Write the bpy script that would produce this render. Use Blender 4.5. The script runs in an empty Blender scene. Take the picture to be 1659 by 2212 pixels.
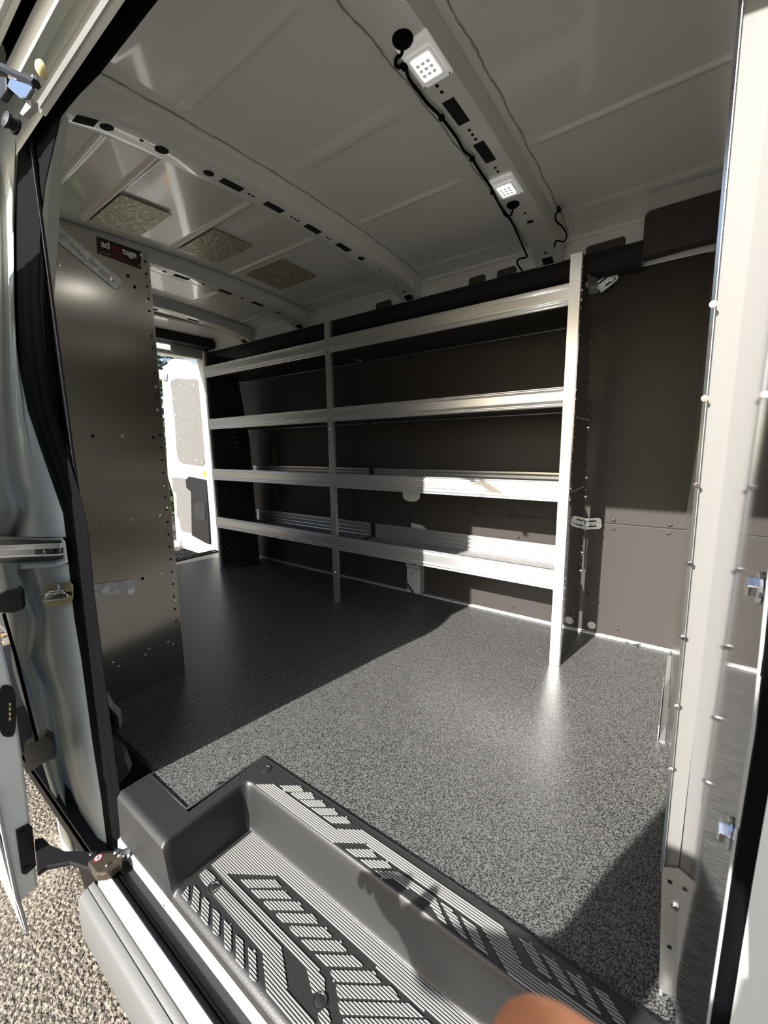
import bpy, math, random
from mathutils import Vector, Matrix
random.seed(4)
S = bpy.context.scene
COL = S.collection

# ------------------------------------------------------------------ camera
FPX = 887.07
RX = Vector((0.80778491, 0.08193012, -0.58375594))   # row = world axis in camera axes
RY = Vector((0.58929181, -0.13708111, 0.79620596))
RZ = Vector((-0.01478866, -0.98716575, -0.1590128))
CAM = Vector((0.0, 0.0, 0.84))
def c2w(p):
    p = Vector(p); return Vector((RX.dot(p), RY.dot(p), RZ.dot(p)))
cam = bpy.data.cameras.new('camera'); camo = bpy.data.objects.new('camera', cam); COL.objects.link(camo)
r_, u_, b_ = c2w((1, 0, 0)), c2w((0, -1, 0)), c2w((0, 0, -1))
camo.matrix_world = Matrix(((r_.x, u_.x, b_.x, CAM.x), (r_.y, u_.y, b_.y, CAM.y), (r_.z, u_.z, b_.z, CAM.z), (0, 0, 0, 1)))
cam.sensor_fit = 'HORIZONTAL'; cam.sensor_width = 36.0; cam.lens = 36.0 * FPX / 1659.0
cam.clip_start = 0.004; cam.clip_end = 400
cam.dof.use_dof = True; cam.dof.focus_distance = 1.5; cam.dof.aperture_fstop = 22.0
S.camera = camo

# ------------------------------------------------------------------ world, sun, exposure
W = bpy.data.worlds.new('sky'); S.world = W; W.use_nodes = True
wn = W.node_tree.nodes; wl = W.node_tree.links; wn.clear()
wo = wn.new('ShaderNodeOutputWorld'); wb = wn.new('ShaderNodeBackground'); ws = wn.new('ShaderNodeTexSky')
ws.sky_type = 'NISHITA'; ws.sun_disc = False; ws.sun_elevation = math.radians(28.6)
ws.sun_rotation = math.radians(190.6); ws.air_density = 1.0; ws.dust_density = 1.5
wb.inputs['Strength'].default_value = 0.20
wl.new(ws.outputs[0], wb.inputs[0]); wl.new(wb.outputs[0], wo.inputs[0])
SUND = Vector((0.184 * math.cos(math.radians(28.6)), 0.983 * math.cos(math.radians(28.6)), -math.sin(math.radians(28.6))))
sl = bpy.data.lights.new('sun', 'SUN'); sl.energy = 11.5; sl.angle = math.radians(0.6); sl.color = (1.0, 0.965, 0.915)
so = bpy.data.objects.new('sun', sl); COL.objects.link(so)
so.rotation_euler = SUND.to_track_quat('-Z', 'Y').to_euler(); so.location = (-2, -12, 8)
S.view_settings.view_transform = 'Standard'; S.view_settings.look = 'None'
S.view_settings.gamma = 1.0; S.view_settings.use_curve_mapping = False; S.view_settings.exposure = 0.36

# ------------------------------------------------------------------ helpers
def ray(u, v): return c2w(((u - 829.5) / FPX, (v - 1106.0) / FPX, 1.0))
def on(u, v, ax, val):
    """point of the plane axis=val seen at a place of the photograph"""
    d = ray(u, v); return CAM + d * ((val - CAM[ax]) / d[ax])
WORLD = {}
class MB:
    def __init__(s): s.v = []; s.f = []
    def add(s, vs, fs):
        o = len(s.v); s.v += [Vector(p) for p in vs]; s.f += [tuple(i + o for i in f) for f in fs]; return s
    def box(s, a, b):
        x0, x1 = sorted((a[0], b[0])); y0, y1 = sorted((a[1], b[1])); z0, z1 = sorted((a[2], b[2]))
        return s.add([(x0,y0,z0),(x1,y0,z0),(x1,y1,z0),(x0,y1,z0),(x0,y0,z1),(x1,y0,z1),(x1,y1,z1),(x0,y1,z1)],
                     [(0,3,2,1),(4,5,6,7),(0,1,5,4),(1,2,6,5),(2,3,7,6),(3,0,4,7)])
    def prism(s, pts, d):
        n = len(pts); d = Vector(d); pts = [Vector(p) for p in pts]
        return s.add(pts + [p + d for p in pts], [tuple(range(n))[::-1], tuple(range(n, 2*n))] + [(i, (i+1) % n, (i+1) % n + n, i + n) for i in range(n)])
    def grid(s, rows, close=False):
        n = len(rows[0]); vs = [p for r in rows for p in r]; fs = []
        for i in range(len(rows) - 1):
            for j in range(n if close else n - 1):
                k = (j + 1) % n
                fs.append((i*n + j, i*n + k, (i+1)*n + k, (i+1)*n + j))
        return s.add(vs, fs)
    def tube(s, pts, r, n=8, caps=True):
        pts = [Vector(p) for p in pts]; rows = []; prev = None
        for i, p in enumerate(pts):
            t = (pts[min(i+1, len(pts)-1)] - pts[max(i-1, 0)]).normalized()
            if prev is None:
                a = t.cross(Vector((0, 0, 1)));  a = a if a.length > .1 else t.cross(Vector((1, 0, 0)))
            else: a = prev - t * prev.dot(t)
            a.normalize(); prev = a; b = t.cross(a); rr = r[i] if isinstance(r, (list, tuple)) else r
            rows.append([p + (a*math.cos(2*math.pi*k/n) + b*math.sin(2*math.pi*k/n)) * rr for k in range(n)])
        o = len(s.v); s.grid(rows, True)
        if caps:
            s.f.append(tuple(o + k for k in range(n))[::-1]); s.f.append(tuple(o + (len(pts)-1)*n + k for k in range(n)))
        return s
    def lathe(s, c, ax, prof, n=16):
        """prof: (radius, height) along axis ax"""
        ax = Vector(ax).normalized(); a = ax.orthogonal().normalized(); b = ax.cross(a); c = Vector(c)
        rows = [[c + ax*h + (a*math.cos(2*math.pi*k/n) + b*math.sin(2*math.pi*k/n))*max(r, 1e-5) for k in range(n)] for r, h in prof]
        return s.grid(rows, True)
    def shell(s, rows, d):
        """thick sheet: a grid and its copy moved by d, joined at the rim"""
        d = Vector(d); n = len(rows[0]); m = len(rows); s.grid(rows); o = len(s.v) - n*m
        s.grid([[Vector(p) + d for p in r] for r in rows]); q = len(s.v) - n*m
        rim = [j for j in range(n)] + [i*n + n-1 for i in range(1, m)] + [(m-1)*n + j for j in range(n-2, -1, -1)] + [i*n for i in range(m-2, 0, -1)]
        for i in range(len(rim)):
            a, b = rim[i], rim[(i+1) % len(rim)]; s.f.append((o+a, o+b, q+b, q+a))
        return s
def obj(name, mb, mat, parent=None, label=None, cat=None, group=None, kind=None, bev=0, smooth=False, loc=None, auto=None):
    base = WORLD[parent.name] if parent else Vector((0, 0, 0))
    if loc is None:
        loc = base.copy() if parent else Vector((sum(p.x for p in mb.v)/len(mb.v), sum(p.y for p in mb.v)/len(mb.v), min(p.z for p in mb.v)))
    loc = Vector(loc); me = bpy.data.meshes.new(name)
    me.from_pydata([tuple(p - loc) for p in mb.v], [], mb.f); me.validate(); me.update()
    me.materials.append(mat)
    if mat is ALUV:
        uv = me.uv_layers.new(name='UVMap')
        for L_ in me.loops: q = me.vertices[L_.vertex_index].co; uv.data[L_.index].uv = (q.y, q.z)
    if smooth:
        for p in me.polygons: p.use_smooth = True
    o = bpy.data.objects.new(name, me); COL.objects.link(o); o.location = loc - base
    if parent: o.parent = parent
    WORLD[o.name] = loc
    import bmesh
    bm = bmesh.new(); bm.from_mesh(me); bmesh.ops.recalc_face_normals(bm, faces=bm.faces); bm.to_mesh(me); bm.free()
    if auto: me.shade_smooth() if False else [setattr(p, 'use_smooth', True) for p in me.polygons]; me.set_sharp_from_angle(angle=math.radians(auto)) if auto else None
    if bev:
        m = o.modifiers.new('bevel', 'BEVEL'); m.width = bev; m.segments = 2; m.limit_method = 'ANGLE'; m.angle_limit = math.radians(35)
    tag(o, label, cat, group, kind); return o
def tag(o, label=None, cat=None, group=None, kind=None):
    if label: o['label'] = label
    if cat: o['category'] = cat
    if group: o['group'] = group
    if kind: o['kind'] = kind
    return o
def thing(name, loc, label, cat, group=None, kind=None):
    o = bpy.data.objects.new(name, None); COL.objects.link(o); o.location = loc; o.empty_display_size = .05
    WORLD[o.name] = Vector(loc); return tag(o, label, cat, group, kind)

# ------------------------------------------------------------------ materials
MATS = {}
def mat(name, col, rough=.5, metal=0.0, coat=0.0, bump=None, spk=None, streak=None, emit=None, spec=None):
    m = bpy.data.materials.new(name); m.use_nodes = True; n = m.node_tree.nodes; l = m.node_tree.links
    p = n['Principled BSDF']; p.inputs['Base Color'].default_value = (*col, 1); p.inputs['Roughness'].default_value = rough
    p.inputs['Metallic'].default_value = metal; p.inputs['Coat Weight'].default_value = coat; p.inputs['Coat Roughness'].default_value = .06
    if spec is not None: p.inputs['Specular IOR Level'].default_value = spec
    tc = n.new('ShaderNodeTexCoord')
    if emit: p.inputs['Emission Color'].default_value = (*emit[0], 1); p.inputs['Emission Strength'].default_value = emit[1]
    def noise(scale, detail=2.0, vec=(1, 1, 1), rg=.5):
        mp = n.new('ShaderNodeMapping'); mp.inputs['Scale'].default_value = vec; l.new(tc.outputs['Object'], mp.inputs[0])
        t = n.new('ShaderNodeTexNoise'); t.inputs['Scale'].default_value = scale; t.inputs['Detail'].default_value = detail
        t.inputs['Roughness'].default_value = rg; l.new(mp.outputs[0], t.inputs['Vector']); return t
    if spk:   # (scale, colA, colB, lo, hi)
        t = noise(spk[0], 1.5); r = n.new('ShaderNodeValToRGB'); r.color_ramp.elements[0].position = spk[3]; r.color_ramp.elements[1].position = spk[4]
        r.color_ramp.elements[0].color = (*spk[1], 1); r.color_ramp.elements[1].color = (*spk[2], 1)
        l.new(t.outputs['Fac'], r.inputs[0]); l.new(r.outputs[0], p.inputs['Base Color'])
    if streak:  # (vec, scale, rough amount, bump)
        t = noise(streak[1], 3.0, streak[0]); mr = n.new('ShaderNodeMapRange'); mr.inputs['To Min'].default_value = rough - streak[2]
        mr.inputs['To Max'].default_value = rough + streak[2]; l.new(t.outputs['Fac'], mr.inputs[0]); l.new(mr.outputs[0], p.inputs['Roughness'])
        b = n.new('ShaderNodeBump'); b.inputs['Strength'].default_value = streak[3]; b.inputs['Distance'].default_value = .001
        l.new(t.outputs['Fac'], b.inputs['Height']); l.new(b.outputs[0], p.inputs['Normal'])
    if bump:  # (scale, strength, distance)
        t = noise(bump[0], 2.0); b = n.new('ShaderNodeBump'); b.inputs['Strength'].default_value = bump[1]; b.inputs['Distance'].default_value = bump[2]
        l.new(t.outputs['Fac'], b.inputs['Height']); l.new(b.outputs[0], p.inputs['Normal'])
    MATS[name] = m; return m
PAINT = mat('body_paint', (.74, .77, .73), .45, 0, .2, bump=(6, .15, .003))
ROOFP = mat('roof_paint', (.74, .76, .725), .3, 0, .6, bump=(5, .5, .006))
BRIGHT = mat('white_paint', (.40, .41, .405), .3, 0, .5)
LINER = mat('black_liner', (.044, .040, .037), .42, bump=(260, .3, .0012), spec=.14)
PAD = mat('foam_pad', (.012, .012, .013), .75, bump=(300, .3, .001))
TRIM = mat('grey_trim', (.05, .043, .038), .7, bump=(400, .4, .001))
ALU = mat('mill_aluminium', (.66, .67, .67), .33, .86, streak=((.6, 40, 40), 9, .07, .12))
ALUV = mat('brushed_panel', (.50, .475, .43), .20, .98, streak=((1, 90, 1.2), 7, .02, .003))
def aniso(m, a, rot):
    n = m.node_tree.nodes; l = m.node_tree.links; t = n.new('ShaderNodeTangent'); t.direction_type = 'UV_MAP'; t.uv_map = 'UVMap'
    p = n['Principled BSDF']; p.inputs['Anisotropic'].default_value = a; p.inputs['Anisotropic Rotation'].default_value = rot; l.new(t.outputs[0], p.inputs['Tangent'])
aniso(ALUV, .6, .0)
ALUM = mat('polished_panel', (.55, .56, .57), .06, 1.0, bump=(500, .03, .0002))
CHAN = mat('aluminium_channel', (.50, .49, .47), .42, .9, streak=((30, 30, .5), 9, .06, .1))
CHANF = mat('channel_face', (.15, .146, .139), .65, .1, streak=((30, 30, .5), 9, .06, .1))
ZINC = mat('galvanised_zinc', (.62, .66, .68), .36, .7, spk=(45, (.48, .52, .54), (.70, .74, .76), .35, .65))
STEEL = mat('bright_steel', (.85, .86, .88), .16, 1.0)
GOLD = mat('passivated_zinc', (.62, .55, .26), .3, .85)
RUBBER = mat('seal_rubber', (.002, .002, .0026), .75, bump=(200, .2, .0006), spec=.06)
BLACKP = mat('black_plastic', (.009, .009, .010), .45, spec=.3)
DARK = mat('dark_void', (.004, .004, .005), .9)
FLOORM = mat('rubber_floor', (.1, .1, .1), .42, spk=(330, (.015, .015, .015), (.145, .143, .138), .40, .60), spec=.3)
MATM = mat('step_mat_plastic', (.020, .020, .020), .40, bump=(600, .5, .0008))
RIBM = mat('ribbed_grip', (.25, .25, .24), .38)
CLAD = mat('grey_cladding', (.095, .095, .093), .5, bump=(500, .4, .0008))
FELT = mat('felt_panel', (.12, .12, .11), .95, spk=(90, (.095, .093, .088), (.135, .132, .125), .35, .65))
DEAD = mat('sound_deadener', (.42, .40, .30), .42, .3, spk=(40, (.36, .345, .26), (.50, .48, .37), .42, .6), bump=(55, .8, .006))
SHELFMAT = mat('shelf_mat', (.1, .1, .1), .7, spk=(300, (.10, .10, .10), (.34, .33, .32), .4, .6))
LENS = mat('lit_lens', (.9, .9, .9), .2, emit=((1, .98, .94), 3.0))
LENSC = mat('clear_housing', (.85, .86, .85), .15, 0, 1.0, emit=((1, .98, .93), .16))
DOME = mat('dome_lens', (.9, .9, .88), .3, emit=((1, .96, .88), 1.2))
SKIN = mat('skin', (.46, .17, .075), .5, bump=(180, .2, .0008))
SHIRT = mat('navy_shirt', (.03, .04, .07), .9)
PANTS = mat('grey_trousers', (.08, .08, .085), .9)
HAIR = mat('brown_hair', (.05, .03, .02), .7)
WHITEI = mat('white_print', (.75, .75, .73), .5)
REDI = mat('red_print', (.16, .006, .012), .4)
REDB = mat('red_sticker', (.75, .05, .06), .4)
YEL = mat('amber_sticker', (.85, .40, .02), .4)
STICK = mat('black_sticker', (.006, .006, .008), .25)
GRAV = mat('gravel', (.3, .25, .2), .9, spk=(85, (.06, .05, .038), (.27, .232, .185), .38, .62), bump=(90, 1.0, .012))
LEAFG = mat('leaf_green', (.07, .11, .03), .6)
BARK = mat('bark', (.10, .07, .05), .9)
LEAFD = mat('dry_leaf', (.42, .22, .07), .7)

# ------------------------------------------------------------------ large structure
GZ = -0.60
obj('ground', MB().add([(-60,-60,GZ),(60,-60,GZ),(60,60,GZ),(-60,60,GZ)], [(0,1,2,3)]), GRAV, kind='structure', label='tan gravel ground outside the van')
XR, XF, YW, YN = -3.05, 0.62, 1.93, 0.40
fl = obj('floor', MB().prism([(XR, .42, -.025), (-1.07, .42, -.025), (-1.07, .40, -.025), (-.885, .40, -.025), (-.872, .613, -.025), (.11, .613, -.025), (XF, .613, -.025), (XF, YW, -.025), (XR, YW, -.025)], (0, 0, .025)), FLOORM, kind='structure', label='speckled grey rubber cargo floor')
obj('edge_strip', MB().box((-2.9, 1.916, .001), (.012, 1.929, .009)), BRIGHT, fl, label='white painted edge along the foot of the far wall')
obj('rear_sill', MB().box((XR-.06, .45, -.06), (XR+.01, 1.86, .004)).box((XR-.005, .45, .003), (XR+.012, 1.86, .012)).box((XR-.05, .45, .003), (XR-.035, 1.86, .012)), BLACKP, fl)

def zc(y):
    t = (y - 1.14) / .80; return 1.690 - .042 * t * t - .012 * max(0, abs(t) - .8) * 5 * abs(t)
# ceiling sheet with its pressed swages
BE = [(-1.07, -.68, 1.356, 'b'), (-1.09, -.72, 1.80, 'b'), (-1.07, -.68, .66, 'b'), (-1.07, -.68, 1.0, 's'), (-.41, .6, 1.33, 'b'), (-.41, .6, 1.74, 's'), (-.41, .6, .86, 's'),
      (-1.88, -1.26, 1.02, 'b'), (-1.88, -1.26, 1.33, 'b'), (-1.88, -1.26, .70, 'b'), (-1.88, -1.26, 1.80, 'b'), (-1.88, -1.26, .56, 'b'),
      (-2.45, -2.07, 1.02, 'b'), (-2.45, -2.07, 1.42, 'b'), (-2.45, -2.07, 1.78, 'b'), (-3.0, -2.66, 1.2, 'b'), (-3.0, -2.66, 1.6, 'b')]
def ceilz(x, y):
    z = zc(y)
    for x0, x1, yb, k in BE:
        if x0 - .03 < x < x1 + .03 and abs(y - yb) < .05:
            ex = min(1, max(0, (x - x0 + .02) / .03)) * min(1, max(0, (x1 + .02 - x) / .03))
            d = abs(y - yb); w = .012 if k == 'b' else .03
            z -= ex * (.006 if k == 'b' else .004) * max(0, 1 - (d / w) ** 2)
    return z
xs = [XR + i * (XF - XR) / 260 for i in range(261)]; ys = [.40 + j * (1.93 - .40) / 255 for j in range(256)]
ceil = obj('ceiling', MB().grid([[(x, y, ceilz(x, y)) for y in ys] for x in xs]), ROOFP, kind='structure', smooth=True, label='light grey painted van roof with pressed ridges')
obj('roof_skin', MB().grid([[(XR-.05, y, 1.75 - .10*((y-1.14)/.9)**2) , (XF+.2, y, 1.75 - .10*((y-1.14)/.9)**2)] for y in [.22 + k*.1 for k in range(20)]]), BRIGHT, ceil)
def zb(y, d=0.0):
    e = max(0, abs(y - 1.14) - .52) / .25
    return zc(y) - .048 - .030 * min(1, e) ** 1.5 - d
def bow(cx, w0=.045, flr=.07):
    prof = [(-flr-.015, -.002), (-flr, .000), (-w0-.012, .004), (-w0, .046), (-w0+.008, .049), (w0-.008, .049), (w0, .046), (w0+.014, .006), (flr-.005, .002), (flr+.006, -.001)]
    rows = []
    for k in range(61):
        y = .42 + k * (1.885 - .42) / 60; rr = []
        extra = zc(y) - .048 - zb(y)
        wig = .0025 * math.sin(y*37) + .0015 * math.sin(y*83)
        for i, (dx, dz) in enumerate(prof):
            dd = wig if i in (0, len(prof)-1) else 0
            rr.append((cx + dx + dd, y, zc(y) - dz - .002 - (extra if 2 < i < 7 else 0)))
        rows.append(rr)
    return rows
BX = {'front': -.52, 'second': -1.19, 'third': -1.99, 'rear': -2.55}
bows = {}
for k, cx in BX.items():
    bows[k] = obj('roof_bow', MB().grid(bow(cx)), ROOFP, ceil, auto=35, label={'front': 'roof bow carrying the two lit lamps', 'second': 'long roof bow behind the lamp bow', 'third': 'third roof bow from the door', 'rear': 'rearmost roof bow'}[k])
SEALANT = mat('seam_sealant', (.30, .29, .25), .7)
for k, cx in BX.items():
    for sx in (.077, -.086):
        if k != 'front' and sx < 0: continue
        obj('sealant_bead', MB().tube([(cx + sx + .0008*math.sin(y_*190) + .0022*math.sin(y_*41), y_, zc(y_) - .0015) for y_ in [.44 + .006*i for i in range(236)]], [.0010 + .0012*abs(math.sin(i*1.7)*math.sin(i*.31)) for i in range(236)], 5), SEALANT, bows[k])
def slot(k, y, hx=.016, hy=.038, round_=False, dx=0, name='slot'):
    cx = BX[k] + dx; z = zb(y) - .004; m = MB(); n = 14
    if round_: pts = [(cx + hx*math.cos(2*math.pi*i/n), y + hy*math.sin(2*math.pi*i/n)) for i in range(n)]
    else: pts = [(cx-hx, y-hy), (cx+hx, y-hy), (cx+hx, y+hy), (cx-hx, y+hy)]
    m.add([(p[0], p[1], zb(p[1]) - .0040) for p in pts] + [(p[0], p[1], zb(p[1]) + .004) for p in pts], [tuple(range(len(pts)))] + [(i, (i+1) % len(pts), (i+1) % len(pts)+len(pts), i+len(pts)) for i in range(len(pts))])
    obj(name, m, DARK, bows[k])
for y in (1.031, 1.207): slot('front', y, .015, .045)
for y in (.935, .957, 1.105, 1.125, 1.145, 1.285, 1.305, 1.56): slot('front', y, .004, .005, True, name='hole')
slot('front', 1.62, .012, .009, True, name='hole')
for y in (.862, 1.023, 1.202, 1.373): slot('second', y, .014, .036)
for y, a in ((.651, .016), (.786, .014), (1.486, .014), (.52, .014)): slot('second', y, a, a*1.1, True, name='hole')
slot('second', .475, .016, .022)
for y in (.925, .94, 1.10, 1.115, 1.13, 1.28, 1.295, 1.62, 1.75, .60): slot('second', y, .004, .005, True, name='hole')
for y in (.95, 1.13, 1.36, 1.56): slot('third', y, .014, .036)
for y in (1.05, 1.24, 1.46, 1.7): slot('third', y, .008, .009, True, name='hole')
for y in (1.25, 1.5): slot('rear', y, .014, .036)
# bow feet where they reach the far rail
for k, cx in BX.items():
    m = MB().prism([(cx-.058, 1.80, 1.605), (cx+.058, 1.80, 1.605), (cx+.05, 1.905, 1.552), (cx-.05, 1.905, 1.552)], (0, .012, .05))
    f = obj('bow_foot', m, ROOFP, ceil, bev=.006)
    obj('hole', MB().prism([(cx-.02, 1.848, 1.5775), (cx+.02, 1.848, 1.5775), (cx+.02, 1.875, 1.564), (cx-.02, 1.875, 1.564)], (0, 0, .003)), DARK, f)
    obj('hole', MB().lathe((cx, 1.823, 1.5905), (0, -.45, -.9), [(.006, .0), (.006, .0012), (0, .0013)]), DARK, f)

# far (driver side) wall
wall = obj('wall_far', MB().box((XR, YW+.012, -.03), (XF, YW+.04, 1.66)), PAINT, kind='structure', label='far side wall of the van behind the shelves')
def panel(name, pts, th, m=LINER, bev=.002, lab=None):
    return obj(name, MB().prism([(p[0], YW+.010, p[1]) for p in pts], (0, -th, 0)), m, wall, bev=bev, label=lab)
panel('liner_panel', [(-1.232, .503), (XF, .506), (XF, 1.47), (.30, 1.49), (.05, 1.478), (-.03, 1.497), (-.12, 1.506), (-.20, 1.497), (-.40, 1.497), (-1.232, 1.51)], .011, lab='large black upper liner panel ahead of the seam')
panel('liner_panel', [(XR, .50), (-1.236, .503), (-1.236, 1.51), (XR, 1.52)], .011, lab='large black upper liner panel towards the rear')
panel('liner_panel', [(-1.232, .012), (XF, .012), (XF, .504), (-1.232, .501)], .013, lab='lower kick panel ahead of the seam')
panel('liner_panel', [(XR, .012), (-1.236, .012), (-1.236, .501), (XR, .498)], .013, lab='lower kick panel towards the rear')
for x, z in [(-.225, .520), (-.223, .484), (-.03, .520), (-.032, .486), (-.655, .525), (-.655, .488), (-.84, .525), (-.84, .488), (-1.5, .52), (-1.5, .48), (-.633, .046), (-.182, .048), (-.95, .05), (-.62, .40), (-1.02, .40), (-.30, .30), (-.30, .18), (.25, .52), (.25, .485)]:
    obj('rivet', MB().lathe((x, YW-.004, z), (0, -1, 0), [(.0085, 0), (.0085, .001), (.006, .0035), (.002, .0045), (0, .0046)], 12), LINER, wall, smooth=True)
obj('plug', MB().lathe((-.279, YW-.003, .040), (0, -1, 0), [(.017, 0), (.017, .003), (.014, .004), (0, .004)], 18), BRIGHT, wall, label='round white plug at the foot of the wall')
# oval opening behind third shelf and lower opening
obj('cover_plate', MB().prism([(-1.222 + .057*math.cos(a), YW-.003, .575 + .045*math.copysign(abs(math.sin(a))**.6, math.sin(a))) for a in [i*math.pi/12 for i in range(24)]], (0, -.002, 0)), PAINT, wall, label='pale oval opening in the liner')
obj('recess_plate', MB().prism([(-1.222, YW-.002, .33), (-1.222, YW-.002, .41), (-1.15, YW-.002, .402), (-1.125, YW-.002, .385), (-1.115, YW-.002, .33)], (0, -.006, 0)), BRIGHT, wall, bev=.002)
# cant rail, black pad, upper trim
rail = obj('trim_1', MB().box((XR, 1.895, 1.55), (XF, 1.935, 1.652)).box((XR, 1.883, 1.632), (XF, 1.9, 1.648)).box((XR, 1.925, 1.49), (XF, 1.935, 1.56)), ROOFP, kind='structure', bev=.003, label='pale roof rail above the far wall')
pr = [(1.925, 1.475), (1.885, 1.480), (1.868, 1.500), (1.866, 1.53), (1.872, 1.555), (1.888, 1.568), (1.93, 1.570)]
obj('rail_pad', MB().shell([[(x, y, z) for y, z in pr] for x in (XR, -2.9, -1.9, -1.17, -.8, -.19)], (0, .004, .0)), PAD, rail, auto=50, label='long black padded trim under the roof rail')
for x0, x1 in ((-1.42, -1.32), (-.88, -.80), (-.745, -.66), (-.385, -.25)):
    obj('pad_tab', MB().prism([(x0, 1.890, 1.56), (x0, 1.890, 1.59), (x0+.008, 1.890, 1.598), (x1-.008, 1.890, 1.60), (x1, 1.890, 1.592), (x1, 1.890, 1.56)], (0, .006, 0)), TRIM, rail)
ut = obj('upper_trim', MB().prism([(-.19, 1.86, 1.50), (-.05, 1.86, 1.507), (.62, 1.86, 1.507), (.62, 1.86, 1.70), (.0, 1.86, 1.672), (-.06, 1.86, 1.655), (-.175, 1.86, 1.650), (-.19, 1.86, 1.640)], (0, .06, 0)), TRIM, rail, bev=.006, label='brown-grey upper trim panel next to the partition')
for x, z, r in ((-.10, 1.62, .013), (-.13, 1.56, .012)): obj('dimple', MB().lathe((x, 1.8605, z), (0, -1, 0), [(r, -.002), (r, .0015), (r*.85, .002), (0, .002)]), TRIM, ut, auto=40)
obj('recess', MB().box((-.18, 1.857, 1.575), (-.05, 1.861, 1.604)), TRIM, ut, bev=.001)

# near side wall (inside, behind the seal) and rear frame
nw = obj('wall_near', MB().box((XR, .425, 0), (-1.50, .445, 1.66)).prism([(-1.15, .350, -.02), (-1.50, .442, -.02), (-1.50, .447, -.02), (-1.15, .355, -.02)], (0, 0, 1.50)), PAD, kind='structure', label='near side wall behind the end panel')
rf = obj('wall_rear', MB().box((XR-.10, .42, 1.51), (XR, 1.90, 1.60)).box((XR-.10, 1.85, 0), (XR, 1.95, 1.6)).box((XR-.10, .30, -.05), (XR, .47, 1.6)), PAINT, kind='structure', bev=.012, label='painted rear door frame')
obj('header_trim', MB().box((XR, .44, 1.585), (XR+.10, 1.90, 1.655)), PAD, rf, bev=.01)
obj('header_shelf', MB().box((XR, .44, 1.648), (XR+.35, 1.93, 1.66)), ROOFP, rf)
dl = thing('dome_light', (XR+.01, 1.545, 1.53), 'lit oval dome lamp on the rear door header', 'lamp')
obj('housing', MB().box((XR+.001, 1.46, 1.530), (XR+.02, 1.62, 1.575)), BRIGHT, dl, bev=.009)
obj('lens', MB().box((XR+.02, 1.475, 1.536), (XR+.028, 1.588, 1.569)), DOME, dl, bev=.007)

# ------------------------------------------------------------------ shelving
ZS = [(1.297, 1.367), (.965, 1.033), (.629, .704), (.297, .374)]      # lip bottoms and tops
BACK = [1.86, 1.885, 1.90, 1.905]
def upright(x0, x1, y, name, parent, m=ALU, top=1.452):
    mb = MB()
    pf = [(x0, y+.016), (x0, y), (x1, y), (x1, y+.016), (x1-.0018, y+.016), (x1-.0018, y+.0018), (x0+.0018, y+.0018), (x0+.0018, y+.016)]
    mb.prism([(a, b, 0.001) for a, b in pf], (0, 0, top))
    return obj(name, mb, m, parent)
def shelf_bay(x0, x1, parent, y):
    for i, (zl, zh) in enumerate(ZS):
        yb = BACK[i]
        sh = obj('shelf', MB().box((x0, y+.012, zl+.004), (x1, yb, zl+.006)), LINER, parent)
        if i >= 2: obj('shelf_mat', MB().box((x0+.005, y+.016, zl+.006), (x1-.005, yb-.006, zl+.009)), SHELFMAT, sh)
        # extruded front lip: grooved profile
        h = zh - zl; n = 26; prof = []
        for k in range(n + 1):
            t = k / n; z = zl + h*t; d = 0
            if k in (0, n): d = .002
            if .06 < t < .12 or .20 < t < .24 or .88 < t < .93: d = .0013
            if .30 < t < .33 or .80 < t < .83: d = .0008
            prof.append((y + .004 + d, z))
        obj('front_lip', MB().shell([[(x, p, z) for p, z in prof] for x in (x0, x1)], (0, .004, 0)).box((x0, y+.004, zh-.0015), (x1, y+.014, zh)), ALU, sh)
        zt = zl + (.020 if i < 1 else .026 if i < 2 else .082 if i == 2 else .088)
        hb = zt - zl; prof = [(yb - (.0025 if int(k*1.0) % 5 == 2 else 0), zl + .001 + hb*k/20) for k in range(21)]
        obj('back_lip', MB().shell([[(x, p, z) for p, z in prof] for x in (x0, x1)], (0, .0025, 0)), ALU, sh)
def endpanel(x, parent, y=1.565):
    mb = MB().prism([(x, y, .001), (x, 1.885, .001), (x, 1.875, .5), (x, 1.83, .9), (x, 1.795, 1.11), (x, 1.70, 1.33), (x, 1.66, 1.39), (x, 1.58, 1.452), (x, y, 1.452)], (.002, 0, 0))
    ep = obj('end_panel', mb, ALUM, parent); return ep
def dots(pts, nrm, r, name, m, parent, h=.001, n=8, label=None):
    mb = MB()
    for p in pts: mb.lathe(p, nrm, [(r, 0), (r, h*.5), (r*.6, h), (0, h)], n)
    return obj(name, mb, m, parent, kind='stuff', label=label)
fu = thing('shelving_unit', (-.9, 1.73, 0), 'aluminium shelf bay nearest the partition, its lower right in sunlight', 'shelving', 'shelf bays on the far wall')
upright(-.362, -.327, 1.556, 'upright', fu); shelf_bay(-1.462, -.358, fu, 1.556)
ep = endpanel(-.327, fu)
pr_ = []
for z in [.18 + .0425*k for k in range(30)]: pr_.append((-.325, 1.575 + .003*(z < .9), z))
for z in [.1, .13, .16, .21]: pr_ += [(-.325, 1.80 - z*.3, z)]
for k in range(26):
    z = .25 + k*.04; pr_.append((-.325, (1.87 if z < .6 else 1.87 - (z-.6)*.14) - .012, z))
for k in range(6): pr_.append((-.325, 1.6 + .04*k, .665)); pr_.append((-.325, 1.6 + .04*k, .93))
dots(pr_, (1, 0, 0), .0026, 'perforation', WHITEI, ep)
for z in (.31, .345, .64, .68, .99, 1.02, 1.31, 1.34, .13):
    obj('bolt_head', MB().lathe((-.325, 1.572, z), (1, 0, 0), [(.0055, 0), (.0055, .002), (.003, .004), (0, .004)], 10), STEEL, ep, smooth=True)
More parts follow.
